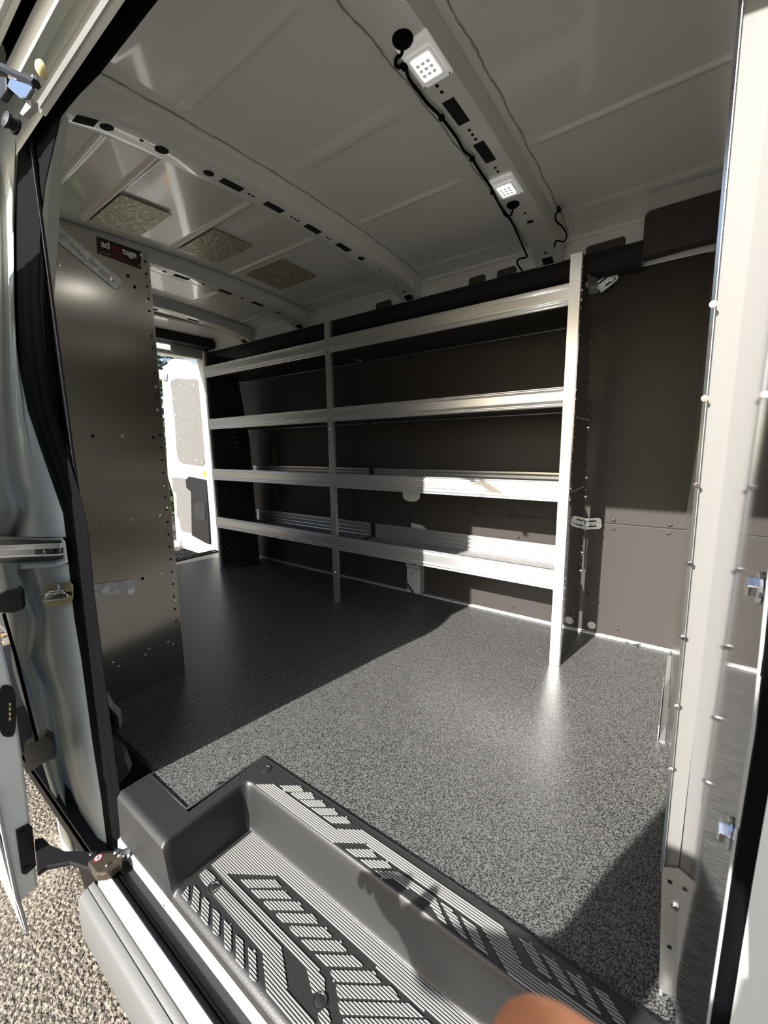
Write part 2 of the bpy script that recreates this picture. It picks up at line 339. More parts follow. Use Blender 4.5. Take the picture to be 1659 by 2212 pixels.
for z, yy in ((.30, 1.865), (.38, 1.867), (.62, 1.862), (.70, 1.855), (.90, 1.825)):
    obj('bolt_head', MB().lathe((-.325, yy, z), (1, 0, 0), [(.0065, 0), (.0065, .004), (.004, .007), (0, .007)], 10), STEEL, ep, smooth=True)
ru = thing('shelving_unit', (-2.0, 1.73, 0), 'aluminium shelf bay nearest the rear door, wholly in shade', 'shelving', 'shelf bays on the far wall')
upright(-1.498, -1.462, 1.566, 'upright', ru); shelf_bay(-2.585, -1.498, ru, 1.570)
for z in [.06 + .054*k for k in range(26)]: obj('perforation', MB().lathe((-1.480, 1.5662, z), (0, -1, 0), [(.0028, 0), (.0028, .0006), (0, .0006)], 8), DARK, ru)
for z in (.17, .93): obj('bolt_head', MB().lathe((-1.480, 1.566, z), (0, -1, 0), [(.006, 0), (.006, .003), (.003, .005), (0, .005)], 8), STEEL, ru)
upright(-2.605, -2.585, 1.575, 'upright', ru, top=1.462)
e2 = obj('end_panel', MB().prism([(-2.588, 1.58, .001), (-2.588, 1.90, .001), (-2.588, 1.88, .9), (-2.588, 1.80, 1.45), (-2.588, 1.58, 1.45)], (.002, 0, 0)), LINER, ru)
pts = [(-2.586, 1.60 + .06*k, zz) for zz in (1.24, .86, .555, .335) for k in range(3)] + [(-2.586, 1.75, 1.24 - .036*k) for k in range(12)] + [(-2.586, 1.77, 1.24 - .036*k) for k in range(12)] + [(-2.586, 1.62, .12), (-2.586, 1.64, .14), (-2.586, 1.70, .15), (-2.586, 1.72, .13), (-2.586, 1.61, .02), (-2.586, 1.80, .16), (-2.586, 1.82, .18), (-2.586, 1.8, 1.2)]
dots(pts, (1, 0, 0), .0035, 'perforation', WHITEI, e2)
obj('strap_plate', MB().box((-2.40, YW-.008, .42), (-2.34, YW-.004, .86)), mat('brown_metal', (.07, .045, .025), .45, .5), ru, label='brownish metal strip in the rear corner')
# wall brackets at the front end panel
def bolt(parent, c, n, r=.009, name='hex_bolt', m=STEEL):
    n = Vector(n).normalized(); a = n.orthogonal().normalized(); b = n.cross(a); c = Vector(c)
    w = obj('washer' if name == 'hex_bolt' else 'ring', MB().lathe(c, n, [(r*1.45, 0), (r*1.45, r*.2), (0, r*.21)], 16), m, parent)
    obj(name, MB().prism([c + n*r*.2 + (a*math.cos(i*math.pi/3) + b*math.sin(i*math.pi/3))*r for i in range(6)], n*r*.75), m, parent, bev=r*.08)
def slotplate(parent, c, ex, ey, L, Wd, th, m=ZINC, slots=(), name='bracket', sm_=None):
    """plate in the plane of ex, ey with rounded end and dark slots"""
    c = Vector(c); ex = Vector(ex).normalized(); ey = Vector(ey).normalized(); nn = ex.cross(ey)
    pts = [c + ex*(-L/2) + ey*(-Wd/2)] + [c + ex*(L/2-Wd/3) + ey*(-Wd/2)] + [c + ex*(L/2 - Wd/3 + Wd/3*math.cos(a)) + ey*(Wd/6*math.copysign(1, math.sin(a)) + Wd/3*math.sin(a)) for a in [math.radians(t) for t in (-70, -45, -20, 20, 45, 70)]] + [c + ex*(L/2-Wd/3) + ey*(Wd/2), c + ex*(-L/2) + ey*(Wd/2)]
    p = obj(name, MB().prism(pts, nn*th), m, parent, bev=th*.3)
    for sx, sy, sl_, sw in slots:
        q = c + ex*sx + ey*sy + nn*(th+.0002)
        pp = [q + ex*(sl_/2*math.copysign(1, math.cos(a)) + sw/2*math.cos(a)) + ey*(sw/2*math.sin(a)) for a in [i*math.pi/8 + .01 for i in range(16)]]
        obj('slot', MB().prism(pp, nn*.0004), sm_ or DARK, p)
    return p
b1 = slotplate(fu, on(1312, 607, 1, 1.915), (1, 0, .62), (-.62, 0, 1), .075, .048, .003, slots=((-.012, .012, .03, .006), (.006, -.012, .034, .006)))
for d in ((-.014, -.006), (.014, .004)): bolt(b1, on(1312, 607, 1, 1.9115) + Vector((d[0], 0, d[1])), (0, -1, 0), .006)
b2 = slotplate(fu, on(1281, 1131, 1, 1.915), (1, 0, .16), (-.16, 0, 1), .068, .048, .003, slots=((-.002, .011, .026, .006), (-.002, -.011, .026, .006)))
for d in ((-.020, .010), (.018, -.005), (-.02, -.014)): bolt(b2, on(1281, 1131, 1, 1.9115) + Vector((d[0], 0, d[1])), (0, -1, 0), .004)
obj('bracket_arm', MB().prism([on(1262, 590, 1, 1.80), on(1290, 600, 1, 1.90), on(1293, 632, 1, 1.90), on(1262, 640, 1, 1.80)], (0, .003, 0)), ZINC, fu)
obj('bracket_arm', MB().prism([on(1258, 1140, 1, 1.87), on(1265, 1125, 1, 1.912), on(1265, 1146, 1, 1.912), on(1254, 1150, 1, 1.87)], (0, .003, 0)), ZINC, fu)
obj('brace_rod', MB().tube([on(1264, 1125, 1, 1.905), on(1238, 1208, 1, 1.80)], .0035), BLACKP, fu)
bolt(fu, on(1240, 1212, 1, 1.79), (1, -.3, 0), .006); bolt(fu, on(1248, 1186, 1, 1.83), (1, -.3, 0), .005)

# ------------------------------------------------------------------ near end panel of the other shelving
ee = thing('shelf_end_panel', (-1.48, .59, 0), 'tall brushed aluminium end panel standing beside the rear door pillar', 'panel')
obj('panel', MB().prism([(-1.482, .450, .0), (-1.482, .717, .0), (-1.482, .731, 1.477), (-1.482, .450, 1.473)], (.0025, 0, 0)), ALUV, ee)
obj('edge_flange', MB().prism([(-1.50, .7165, .0), (-1.48, .7165, .0), (-1.48, .7315, 1.477), (-1.50, .7315, 1.477)], (0, .002, 0)), ALU, ee)
def dp(u, v): return on(u, v, 0, -1.4793)
vs = [(on(318 + (v-545)*.0857 - 6, v, 0, -1.4793)) for v in [565 + 26.8*k for k in range(30)]]
dots([p for i, p in enumerate(vs) if i not in (5, 8, 10, 13)], (1, 0, 0), .0040, 'perforation', DARK, ee, label='row of small holes down the free edge')
dots([dp(u, v) for u, v in ((331, 945), (200, 942), (133, 870), (138, 928), (142, 958), (130, 843), (308, 1250), (276, 596), (291, 620))], (1, 0, 0), .0055, 'perforation', DARK, ee)
dots([dp(u, v) for u, v in ((116, 750), (120, 782), (124, 812), (128, 840), (265, 943), (222, 1132), (284, 1124), (347, 1114), (337, 835), (341, 885), (318, 650), (349, 1240), (188, 570), (128, 571), (356, 1050), (362, 1098), (377, 1255), (381, 1297), (305, 551), (364, 1388), (374, 1392), (322, 1402), (314, 1416), (245, 1432), (258, 1440))], (1, 0, 0), .0048, 'rivet', STEEL, ee, h=.002)
brA = slotplate(ee, dp(181, 553) + Vector((.001, 0, 0)), (0, .84, -.54), (0, .54, .84), .215, .040, .003, slots=((.0, .0, .07, .009), (-.085, 0, .05, .009), (.065, 0, .03, .009)), name='diagonal_bracket', sm_=ALUV)
bolt(brA, dp(182, 553) + Vector((.005, 0, 0)), (1, 0, 0), .008); bolt(brA, dp(243, 604) + Vector((.005, 0, 0)), (1, 0, 0), .008)
brB = slotplate(ee, dp(240, 1272) + Vector((.001, 0, 0)), (0, .99, -.10), (0, .10, .99), .150, .046, .003, slots=((-.03, 0, .05, .007), (.025, 0, .035, .007)), name='lower_bracket', sm_=ALUV)
bolt(brB, dp(226, 1272) + Vector((.005, 0, 0)), (1, 0, 0), .0085); bolt(brB, dp(281, 1276) + Vector((.005, 0, 0)), (1, 0, 0), .0085)
st = obj('label_sticker', MB().prism([(-1.4794, .584, 1.472), (-1.4794, .711, 1.472), (-1.4794, .704, 1.417), (-1.4794, .581, 1.424)], (.0006, 0, 0)), STICK, ee, label='black sticker with the white and red word advantage')
obj('sticker_band', MB().prism([(-1.4786, .588, 1.438), (-1.4786, .65, 1.442), (-1.4786, .695, 1.418), (-1.4786, .645, 1.420), (-1.4786, .61, 1.424)], (.0002, 0, 0)), mat('dark_red_print', (.05, .004, .008), .4), st)
obj('sticker_stroke', MB().prism([(-1.4786, .694, 1.423), (-1.4786, .6965, 1.423), (-1.4786, .708, 1.437), (-1.4786, .708, 1.434)], (.0004, 0, 0)), WHITEI, st)
def text(body, size, ex, ey, org, m, parent, ext=.0002):
    cu = bpy.data.curves.new('lettering', 'FONT'); cu.body = body; cu.size = size; cu.extrude = ext; cu.offset = size*.022; cu.space_character = .92
    o = bpy.data.objects.new('t', cu); COL.objects.link(o); bpy.context.view_layer.update()
    me = bpy.data.meshes.new_from_object(o.evaluated_get(bpy.context.evaluated_depsgraph_get())); COL.objects.unlink(o); bpy.data.objects.remove(o)
    ex = Vector(ex).normalized(); ey = Vector(ey).normalized(); nz = ex.cross(ey)
    w = max(v.co.x for v in me.vertices)
    for v in me.vertices: v.co = Vector(org) + ex*v.co.x + ey*v.co.y + nz*v.co.z - WORLD[parent.name]
    me.materials.clear(); me.materials.append(m); r = bpy.data.objects.new('lettering', me); COL.objects.link(r); r.parent = parent; WORLD[r.name] = WORLD[parent.name]
    return w
o_ = Vector((-1.4784, .5935, 1.4470)); exx = Vector((0, 1, -.006))
w = text('ad', .027, exx, (0, 0, 1), o_, WHITEI, st); w += .001
w2 = text('van', .027, exx, (0, 0, 1), o_ + exx*w, REDI, st)
text('tage', .027, exx, (0, 0, 1), o_ + exx*(w+w2+.001), WHITEI, st)
text('000.000.0000'.replace('0', '-').replace('.', ' '), .008, exx, (0, 0, 1), (-1.4784, .588, 1.4275), ZINC, st)

# ------------------------------------------------------------------ partition at the right
pt = thing('wall_front', (.03, 1.2, 0), 'aluminium partition seen edge-on at the right', None, None, 'structure')
obj('partition_panel', MB().prism([(.0175, YW-.002, .001), (.0215, YW-.002, .001), (.036, .66, .001), (.032, .66, .001)], (0, 0, 1.659)), ALUV, pt)
obj('floor_flange', MB().box((.004, 1.30, .001), (.0175, 1.88, .004)).box((-.001, 1.30, .001), (.001, 1.60, .05)), ALU, pt)
MX = [(0.0, .0585), (.12, .047), (.24, .0395), (.5, .0385), (1.0, .0385), (1.66, .0385)]
def lineX(z): return .0185 - .012*max(0, (z-.25))/.95
zz = [.235, .4, .7, 1.0, 1.3, 1.66]
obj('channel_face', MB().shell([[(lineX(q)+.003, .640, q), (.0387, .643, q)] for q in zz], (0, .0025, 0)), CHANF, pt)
obj('channel_lip', MB().shell([[(lineX(q)-.0005, .628, q), (lineX(q)+.003, .630, q)] for q in zz], (0, .0025, 0)), STEEL, pt, label='bright rolled edge on the left of the channel')
obj('lip_web', MB().shell([[(lineX(q)+.0025, .630, q), (lineX(q)+.003, .6405, q)] for q in zz], (.001, 0, 0)), ALU, pt)
obj('back_stop', MB().box((.0335, .650, .001), (.0378, .655, 1.66)), ALU, pt)
for v in (665, 862, 1047, 1217, 1380, 1535, 1678):
    z = on(1500, v, 1, .63).z
    bolt(pt, (lineX(z)+.0015, .627, z), (0, -1, 0), .0026)
foot = obj('foot_plate', MB().prism([on(1430, 1872, 1, .637), on(1468, 1877, 1, .637), on(1470, 1990, 1, .637), on(1475, 2165, 1, .637), on(1432, 2143, 1, .637), on(1425, 2130, 1, .637), on(1424, 2110, 1, .637)], (0, .0025, 0)), CHAN, pt)
for u, v in ((1447, 1905), (1446, 2046)):
    obj('hole', MB().lathe(on(u, v, 1, .6366), (0, -1, 0), [(.0030, 0), (.003, .0004), (0, .0004)], 12), DARK, foot)
bolt(foot, on(1461, 1958, 1, .6366), (0, -1, 0), .0045)
def MXa(z):
    for (a, b), (c, d) in zip(MX, MX[1:]):
        if z <= c: return b + (d-b)*(z-a)/(c-a)
    return MX[-1][1]
mz = [0, .12, .24, .35, .5, .7, 1.0, 1.3, 1.66]
mp = obj('side_panel', MB().shell([[(MXa(q), .652, q), (MXa(q), .262, q)] for q in mz], (.003, 0, 0)), ALUM, pt, label='mirror-like metal panel bolted beside the front pillar')
for u, v in ((1642, 1270), (1578, 1800)): bolt(pt, on(u, v, 0, .038), (-1, 0, 0), .0062)
pl = obj('trim_2', MB().prism([(.046, .29, -.2), (.13, .29, -.2), (.13, .29, 1.6), (.046, .29, 1.6)], (0, -.004, 0)), PAINT, kind='structure', label='door frame edge at the far right')
fs = [(.0605, .264, -.05), (.058, .264, .1), (.044, .262, .3), (.0405, .260, .5), (.0405, .256, .62), (.0405, .250, .70), (.0405, .262, .76), (.0405, .28, 1.0), (.0405, .30, 1.5)]
obj('seal_strip', MB().grid([[(x, y+.006, z), (x-.0022, y+.003, z), (x-.0022, y-.003, z), (x+.002, y-.007, z), (x+.02, y-.007, z)] for x, y, z in fs]), RUBBER, pl, smooth=True)
obj('bright_edge', MB().tube([(x-.001, y+.009, z) for x, y, z in fs], .0022, 6), BRIGHT, pl)
obj('pillar_skin', MB().grid([[(x+.003, y-.006, z), (x+.010, y-.012, z), (x+.035, y-.03, z), (x+.09, y-.05, z), (x+.30, y-.06, z)] for x, y, z in [(.0665, .264, -.25)] + fs]), PAINT, pl, smooth=True)

# ------------------------------------------------------------------ near body side: quarter panel, seals, sill, header
V = [120, 300, 420, 500, 650, 800, 900, 1000, 1045, 1087, 1108, 1134, 1160]
C_ = [-35, -15, 5, 8, 12, 14, 18, 27, 33, 47, 50, 40, 33]
def seal_lr(v):
    L = [(0,249),(105,169),(202,89),(253,63),(316,42),(485,34),(650,33),(729,36),(808,47),(887,63),(966,89),(1046,117),(1109,139),(1172,147),(1200,149),(1334,163),(1428,179),(1607,203),(1729,222),(1835,235),(1890,242)]
    Rr = [(0,337),(160,211),(211,160),(253,127),(400,93),(506,82),(650,82),(713,87),(840,101),(928,120),(1008,149),(1099,177),(1156,187),(1200,191),(1281,199),(1412,216),(1526,230),(1627,244),(1709,256),(1810,264),(1890,268)]
    def ip(T):
        for (a, b), (c, d) in zip(T, T[1:]):
            if v <= c: return b + (d-b)*(v-a)/(c-a)
        return T[-1][1]
    return ip(L), ip(Rr)
def ysl(v): return .330 + (1870 - v) * (.366 - .330) / 1870
qp = thing('wall_side', (-1.3, .33, 0), 'pale green-white body side behind the door opening', None, None, 'structure')
rows = []
for v, c in zip(V, C_):
    a = seal_lr(v)[0]; y = ysl(v)
    rows.append([on(c-110, v, 1, y-.035), on(c-48, v, 1, y-.03), on(c-30, v, 1, y-.012), on(c-14, v, 1, y-.012), on(c-5, v, 1, y+.008), on(c+6, v, 1, y+.008), on(c+16, v, 1, y-.004), on((c+16+a)/2, v, 1, y-.006), on(a-14, v, 1, y-.002), on(a+3, v, 1, y+.006), on(a+20, v, 1, y+.012)])
obj('quarter_panel', MB().grid(rows), PAINT, qp, smooth=True)
V2 = [1218, 1240, 1280, 1317, 1340, 1380, 1420, 1450, 1480, 1510, 1540, 1570, 1600, 1668, 1750, 1835, 1862]
C2 = [45, 48, 62, 74, 84, 78, 72, 84, 100, 106, 110, 114, 120, 134, 155, 179, 186]
E2 = [20, 24, 34, 42, 46, 42, 40, 44, 59, 68, 77, 84, 92, 108, 134, 159, 166]
F2 = [-8, -4, 4, 14, 22, 28, 27, 32, 40, 50, 63, 72, 76, 98, 122, 136, 140]
rows = []
for v, c, e, f in zip(V2, C2, E2, F2):
    a = seal_lr(v)[0]; y = ysl(v)
    rows.append([on(f-3, v, 1, y+.02), on(f, v, 1, y-.030), on((e+f)/2, v, 1, y-.030), on(e-1, v, 1, y-.026), on(e+2, v, 1, y-.020), on((e*.5+c*.5), v, 1, y-.022), on(c-8, v, 1, y-.014), on(c, v, 1, y+.010), on(c+9, v, 1, y+.006), on(c+18, v, 1, y-.004), on((c+18+a)/2, v, 1, y-.005), on(a-12, v, 1, y-.001), on(a+4, v, 1, y+.008), on(a+20, v, 1, y+.014)])
obj('quarter_panel', MB().grid(rows), PAINT, qp, smooth=True)
# slider track recess
y = .335
tr = thing('door_track', on(60, 1190, 1, y), 'metal sliding door track set in the body side', 'track')
def q4(us, yy=y): return [on(a, b, 1, yy) for a, b in us]
obj('recess_back', MB().prism(q4([(-60, 1150), (150, 1158), (152, 1222), (-60, 1240)], y+.02), (0, .002, 0)), BLACKP, tr)
obj('recess_rim', MB().grid([[on(-60, 1156, 1, y-.012), on(100, 1163, 1, y-.006), on(134, 1161, 1, y-.004), on(141, 1170, 1, y-.004), on(147, 1215, 1, y-.004), on(120, 1224, 1, y-.006), on(-60, 1236, 1, y-.012)],
                         [on(-60, 1168, 1, y+.018), on(98, 1170, 1, y+.018), on(130, 1168, 1, y+.018), on(134, 1174, 1, y+.018), on(136, 1206, 1, y+.018), on(118, 1211, 1, y+.018), on(-60, 1218, 1, y+.018)]]), PAINT, tr, smooth=True)
obj('track_rail', MB().prism(q4([(-60, 1181), (130, 1173), (130, 1184), (-60, 1193)], y+.002), (0, .012, 0)).prism(q4([(-60, 1203), (131, 1196), (131, 1200), (-60, 1208)], y+.0), (0, .012, 0)), STEEL, tr, bev=.0008)
obj('track_web', MB().prism(q4([(-60, 1192), (130, 1184), (131, 1197), (-60, 1204)], y+.010), (0, .003, 0)), ALU, tr)
obj('stop_block', MB().prism(q4([(76, 1187), (116, 1184), (117, 1199), (76, 1201)], y+.004), (0, .006, 0)), BLACKP, tr); bolt(tr, on(98, 1191, 1, y+.003), (0, -1, 0), .0045)
# striker
sk = thing('door_striker', on(124, 1283, 1, .33), 'yellow zinc striker plate bolted to the body side', 'latch plate')
pp = [on(124 + 33*math.copysign(abs(math.cos(a))**.55, math.cos(a)), 1283 + 26*math.copysign(abs(math.sin(a))**.55, math.sin(a)) - 4*math.cos(a), 1, .3275) for a in [i*math.pi/12 for i in range(24)]]
obj('plate', MB().prism(pp, (0, .003, 0)), GOLD, sk, bev=.001)
obj('striker_bar', MB().tube([on(100, 1292, 1, .328), on(100, 1288, 1, .314), on(108, 1280, 1, .308), on(135, 1278, 1, .308), on(147, 1282, 1, .314), on(148, 1287, 1, .328)], .0045, 8), STEEL, sk, smooth=True)
obj('striker_base', MB().prism([on(96, 1281, 1, .326), on(150, 1275, 1, .326), on(152, 1292, 1, .326), on(98, 1299, 1, .326)], (0, -.006, 0)), STEEL, sk, bev=.002)
obj('button', MB().lathe(on(127, 1268, 1, .3265), (0, -1, 0), [(.009, 0), (.008, .003), (.004, .005), (0, .005)]), ZINC, sk, smooth=True)
# rear seal of the opening, continuing along the header
path = [-40, 0, 52, 105, 160, 202, 230, 253, 285, 316, 400, 485, 560, 650, 729, 808, 887, 966, 1008, 1046, 1080, 1109, 1140, 1172, 1200, 1281, 1334, 1428, 1526, 1607, 1729, 1810, 1850, 1885]
rows = []; import math as _m
for v in path:
    l, r = seal_lr(max(v, 0)); 
    if v < 0: l += 33; r += 36
    y = ysl(v); q0 = on(l, v, 1, y); rr = [q0 + (q0 - CAM)*.05]
    l -= 3; r += 5
    for k in range(19):
        t = k/18; u = l + (r-l)*t
        hump = abs(_m.sin(3*_m.pi*t))**.6
        q0 = on(u, v, 1, y); rr.append(q0 + (q0 - CAM).normalized()*(.003 - .007*hump))
    rr.append(rr[-1] + (rr[-1] - CAM)*.06); rows.append(rr)
top = rows[0]; p0 = top[10]
rows = [[p + Vector((1.2, 0, 0)) for p in top]] + rows
seal = obj('door_seal', MB().grid(rows), RUBBER, kind='structure', smooth=True, label='thick black rubber door seal curving round the opening')
# inner pillar strip
Vp = [(140, 140), (235, 128), (330, 116), (414, 112), (464, 110), (514, 107), (564, 104), (650, 99), (700, 99), (777, 104), (872, 111), (913, 116), (960, 128)]
rows = []
for v, r in Vp:
    y = ysl(v); l = seal_lr(v)[1]
    rows.append([on(l-16, v, 1, y+.012), on(l+4, v, 1, y+.020), on(r-3, v, 1, y+.045), on(r, v, 1, y+.052), on(r, v, 1, y+.052) + Vector((-.05, .03, 0))])
obj('inner_pillar', MB().grid(rows), PAINT, qp, smooth=True)
# white bracket low behind the seal
br = thing('floor_bracket', on(258, 1670, 1, .43), 'white perforated bracket between the door seal and the dark floor', 'bracket')
obj('plate', MB().prism([on(226, 1505, 1, .43), on(238, 1530, 1, .43), on(255, 1548, 1, .43), on(262, 1600, 1, .43), on(268, 1635, 1, .43), on(280, 1668, 1, .43), on(262, 1690, 1, .43), on(240, 1712, 1, .43)], (-.03, .02, 0)), BRIGHT, br, bev=.002)
obj('hole', MB().prism([on(238, 1549, 1, .4288), on(244, 1553, 1, .4288), on(244, 1565, 1, .4288), on(238, 1562, 1, .4288)], (0, .0006, 0)), DARK, br)
obj('hole', MB().prism([on(246, 1635, 1, .4288), on(252, 1636, 1, .4288), on(252, 1645, 1, .4288), on(246, 1645, 1, .4288)], (0, .0006, 0)), DARK, br)
# header outside the seal, swept along x
def sweep(name, pts, x0, x1, m, parent, smooth=False, **k):
    return obj(name, MB().grid([[(x, a, b) for a, b in pts] for x in (x0, x1)]), m, parent, smooth=smooth, **k)
hd = thing('door_header', (-.3, .3, 1.47), 'white door header with track grooves above the opening', None, None, 'structure')
XE = .6; XS = -1.02
sweep('header_flange', [(.342, 1.468), (.340, 1.457), (.332, 1.458), (.330, 1.462)], XS, XE, PAINT, hd)
sweep('header_lip', [(.330, 1.462), (.326, 1.456), (.322, 1.460), (.322, 1.475)], XS+.01, XE, BRIGHT, hd)
sweep('track_roof', [(.322, 1.475), (.320, 1.502), (.300, 1.505), (.297, 1.485)], XS, XE, PAINT, hd)
sweep('track_ridge', [(.297, 1.485), (.294, 1.476), (.291, 1.485), (.290, 1.51)], XS, XE, PAINT, hd)
sweep('gutter_seal', [(.290, 1.51), (.294, 1.540), (.292, 1.528), (.290, 1.540), (.281, 1.538), (.279, 1.518)], XS, XE, RUBBER, hd)
sweep('outer_rail', [(.279, 1.518), (.274, 1.506), (.266, 1.504)], XS-.4, XE, PAINT, hd)
sweep('outer_skin', [(.266, 1.504), (.257, 1.500), (.249, 1.508), (.247, 1.55), (.25, 1.62), (.30, 1.68), (.36, 1.69)], XS-2.2, XE, BRIGHT, hd)
sweep('header_inner', [(.342, 1.468), (.365, 1.60), (.40, 1.66)], XS-.2, XE, PAINT, hd)
# sill, swept along x
sl_ = thing('door_sill', (-.5, .28, -.2), 'layered door sill below the step', None, None, 'structure')
SX0, SX1 = -1.055, .25
sweep('inner_ledge', [(.3225, -.123), (.314, -.128), (.312, -.150)], SX0-.02, SX1, BRIGHT, sl_)
sweep('track_floor', [(.312, -.150), (.302, -.153), (.290, -.153)], SX0-.02, SX1, MATM, sl_)
for yy in (.2865, .2785):
    obj('seal_rib', MB().tube([(SX0-.02, yy, -.149), (SX1, yy, -.149)], .0034, 8), RUBBER, sl_, smooth=True)
sweep('rib_base', [(.291, -.153), (.273, -.155)], SX0-.02, SX1, RUBBER, sl_)
obj('sill_plate', MB().shell([[(x, a, b) for a, b in ((.2745, -.150), (.271, -.147), (.259, -.150), (.254, -.157), (.251, -.175), (.250, -.20))] for x in (SX0+.02, SX1)], (0, .003, -.003)), BRIGHT, sl_, bev=.001)
obj('cladding', MB().shell([[(x, a, b) for a, b in ((.253, -.170), (.249, -.167), (.238, -.170), (.2365, -.173), (.235, -.171), (.222, -.176), (.215, -.185), (.213, -.28), (.225, -.34))] for x in (SX0+.005, SX1)], (0, .004, -.004)), CLAD, sl_, auto=50)
obj('body_underside', MB().box((-3.1, .30, -.34), (SX0-.02, .34, -.26)).box((-3.1, .3, -.30), (.6, 1.95, -.27)), BLACKP, sl_)
obj('corner_panel', MB().prism([on(165, 1860, 1, .30), on(245, 1862, 1, .30), on(240, 1900, 1, .285), on(195, 1965, 1, .28), on(188, 1940, 1, .29)], (0, .004, 0)), BLACKP, sl_)
lt = thing('sill_catch', (-.80, .300, -.14), 'small bright latch bolts in the dark track of the sill', 'catch')
for u, v in ((334, 1906), (362, 1949)): bolt(lt, on(u, v, 2, -.140), (0, -.2, 1), .006)
obj('catch_loop', MB().tube([on(336, 1908, 2, -.139), on(344, 1925, 2, -.130), on(360, 1946, 2, -.139)], .003, 6), BLACKP, lt)

# ------------------------------------------------------------------ step mat
TZ = -.10
sm = thing('step_mat', (-.4, .45, TZ), 'black moulded step liner with ribbed light grey grips', 'step liner')
XM = .20
# lofted top and tread surface: cross sections along x, rounded riser
def arc(y0, z0, y1, z1, n=7, s=.5):
    """S-shaped riser from (y0,z0) low to (y1,z1) high with rounded edges"""
    out = []
    for k in range(n + 1):
        t = k/n; e = t*t*(3-2*t); out.append((y0 + (y1-y0)*t, z0 + (z1-z0)*e))
    return out
ZT = .004
def ztop(x, y):
    def ss(a, b, t):
        t = max(0, min(1, (t-a)/(b-a))); return t*t*(3-2*t)
    riser = ss(.508, .538, y)
    bx = 1 - ss(-.842, -.812, x)
    h = max(riser, bx) if not (riser > 0 and bx > 0) else 1-(1-riser)*(1-bx)
    return TZ + (ZT - TZ)*h
gx = sorted(set([-1.066, -1.05, -1.0, -.95, -.9, -.886] + [-.87 + .004*i for i in range(20)] + [-.79 + .03*i for i in range(34)]))
gy = sorted(set([.322, .330, .34, .36, .38, .398] + [.41 + .02*i for i in range(5)] + [.496 + .003*i for i in range(16)] + [.55, .57, .59, .606, .613]))
m = MB(); idx = {}
def inside(x, y): return not (x < -.876 and y > .400)
for i, x in enumerate(gx):
    for j, yv in enumerate(gy):
        yy = min(yv, .400) if x < -.885 else yv
        idx[i, j] = len(m.v); e = 0
        z = ztop(x, yv)
        if j == 0: z -= .012
        m.v.append(Vector((x, yv, z)))
for i in range(len(gx)-1):
    for j in range(len(gy)-1):
        cx, cy = (gx[i]+gx[i+1])/2, (gy[j]+gy[j+1])/2
        if inside(cx, cy): m.f.append((idx[i, j], idx[i+1, j], idx[i+1, j+1], idx[i, j+1]))
# outer skirt, rear skirt and inner edge
sk_rows = [[(x, .322, ztop(x, .33)-.012) for x in gx], [(x, .318, TZ-.022) for x in gx]]
m.grid(sk_rows)
m.grid([[(-1.066, yv, ZT) for yv in gy if yv < .402], [(-1.070, yv, TZ-.02) for yv in gy if yv < .402]])
obj('liner', m, MATM, sm, smooth=True)
obj('liner_rim', MB().tube([(-1.064, .400, ZT-.003), (-.884, .400, ZT-.003), (-.873, .610, ZT-.003), (.2, .6125, ZT-.003)], .0042, 6), MATM, sm, smooth=True)
def clip_ribs(poly, pitch, duty, z, mb, h):
    ys_ = [p[1] for p in poly]; y = math.floor(min(ys_)/pitch)*pitch
    while y < max(ys_):
        y0, y1 = y, y + pitch*duty
        def xsat(yy):
            r = []
            for (ax, ay), (bx, by) in zip(poly, poly[1:] + poly[:1]):
                if (ay <= yy) != (by <= yy): r.append(ax + (bx-ax)*(yy-ay)/(by-ay))
            return sorted(r)
        a, b = xsat(y0 + 1e-5), xsat(y1 - 1e-5)
        if len(a) != len(b): a = b = xsat((y0+y1)/2)
        if a:
            for k in range(0, len(a)-1, 2):
                p = [(a[k], y0), (a[k+1], y0), (b[k+1], y1), (b[k], y1)]
                mb.add([(q[0], q[1], z) for q in p] + [(q[0], q[1] + (.0004 if i < 2 else -.0004), z+h) for i, q in enumerate(p)], [(4,5,6,7),(0,1,5,4),(1,2,6,5),(2,3,7,6),(3,0,4,7)])
        y += pitch
def pad(poly_px, z, name='grip_pad'):
    poly = []
    for u, v in poly_px:
        p = on(u, v, 2, z+.001); poly.append((p.x, p.y))
    n = len(poly); cx = sum(p[0] for p in poly)/n; cy = sum(p[1] for p in poly)/n
    mb = MB(); clip_ribs(poly, .0046, .60, z+.0004, mb, .0016)
    if mb.f: obj(name, mb, RIBM, sm)
def c4(l): return [(200 + x*.42194, 1600 + y*.42207) for x, y in l]
def c5(l): return [(750 + x*.42194, 1600 + y*.42207) for x, y in l]
TOP = [[(955,230),(1065,230),(1080,260),(985,260)], [(1010,265),(1120,265),(1137,298),(1045,300)], [(1062,305),(1175,305),(1195,338),(1100,338)], [(1120,345),(1237,347),(1257,380),(1160,380)], [(1178,388),(1300,390),(1320,424),(1220,420)],
       [(1297,555),(1430,557),(1453,597),(1340,592)], [(1365,610),(1510,615),(1530,652),(1420,650)]]
for p in TOP: pad(c4(p), ZT)
band = c4([(835,225),(925,222),(1240,450),(1370,458)]) + c5([(75,455),(790,940),(900,1160),(1200,1350),(1420,1520),(1420,1620),(1190,1450),(830,1200),(680,940),(100,530)]) + c4([(1400,525),(1230,520)])
pad(band, ZT, 'grip_band')
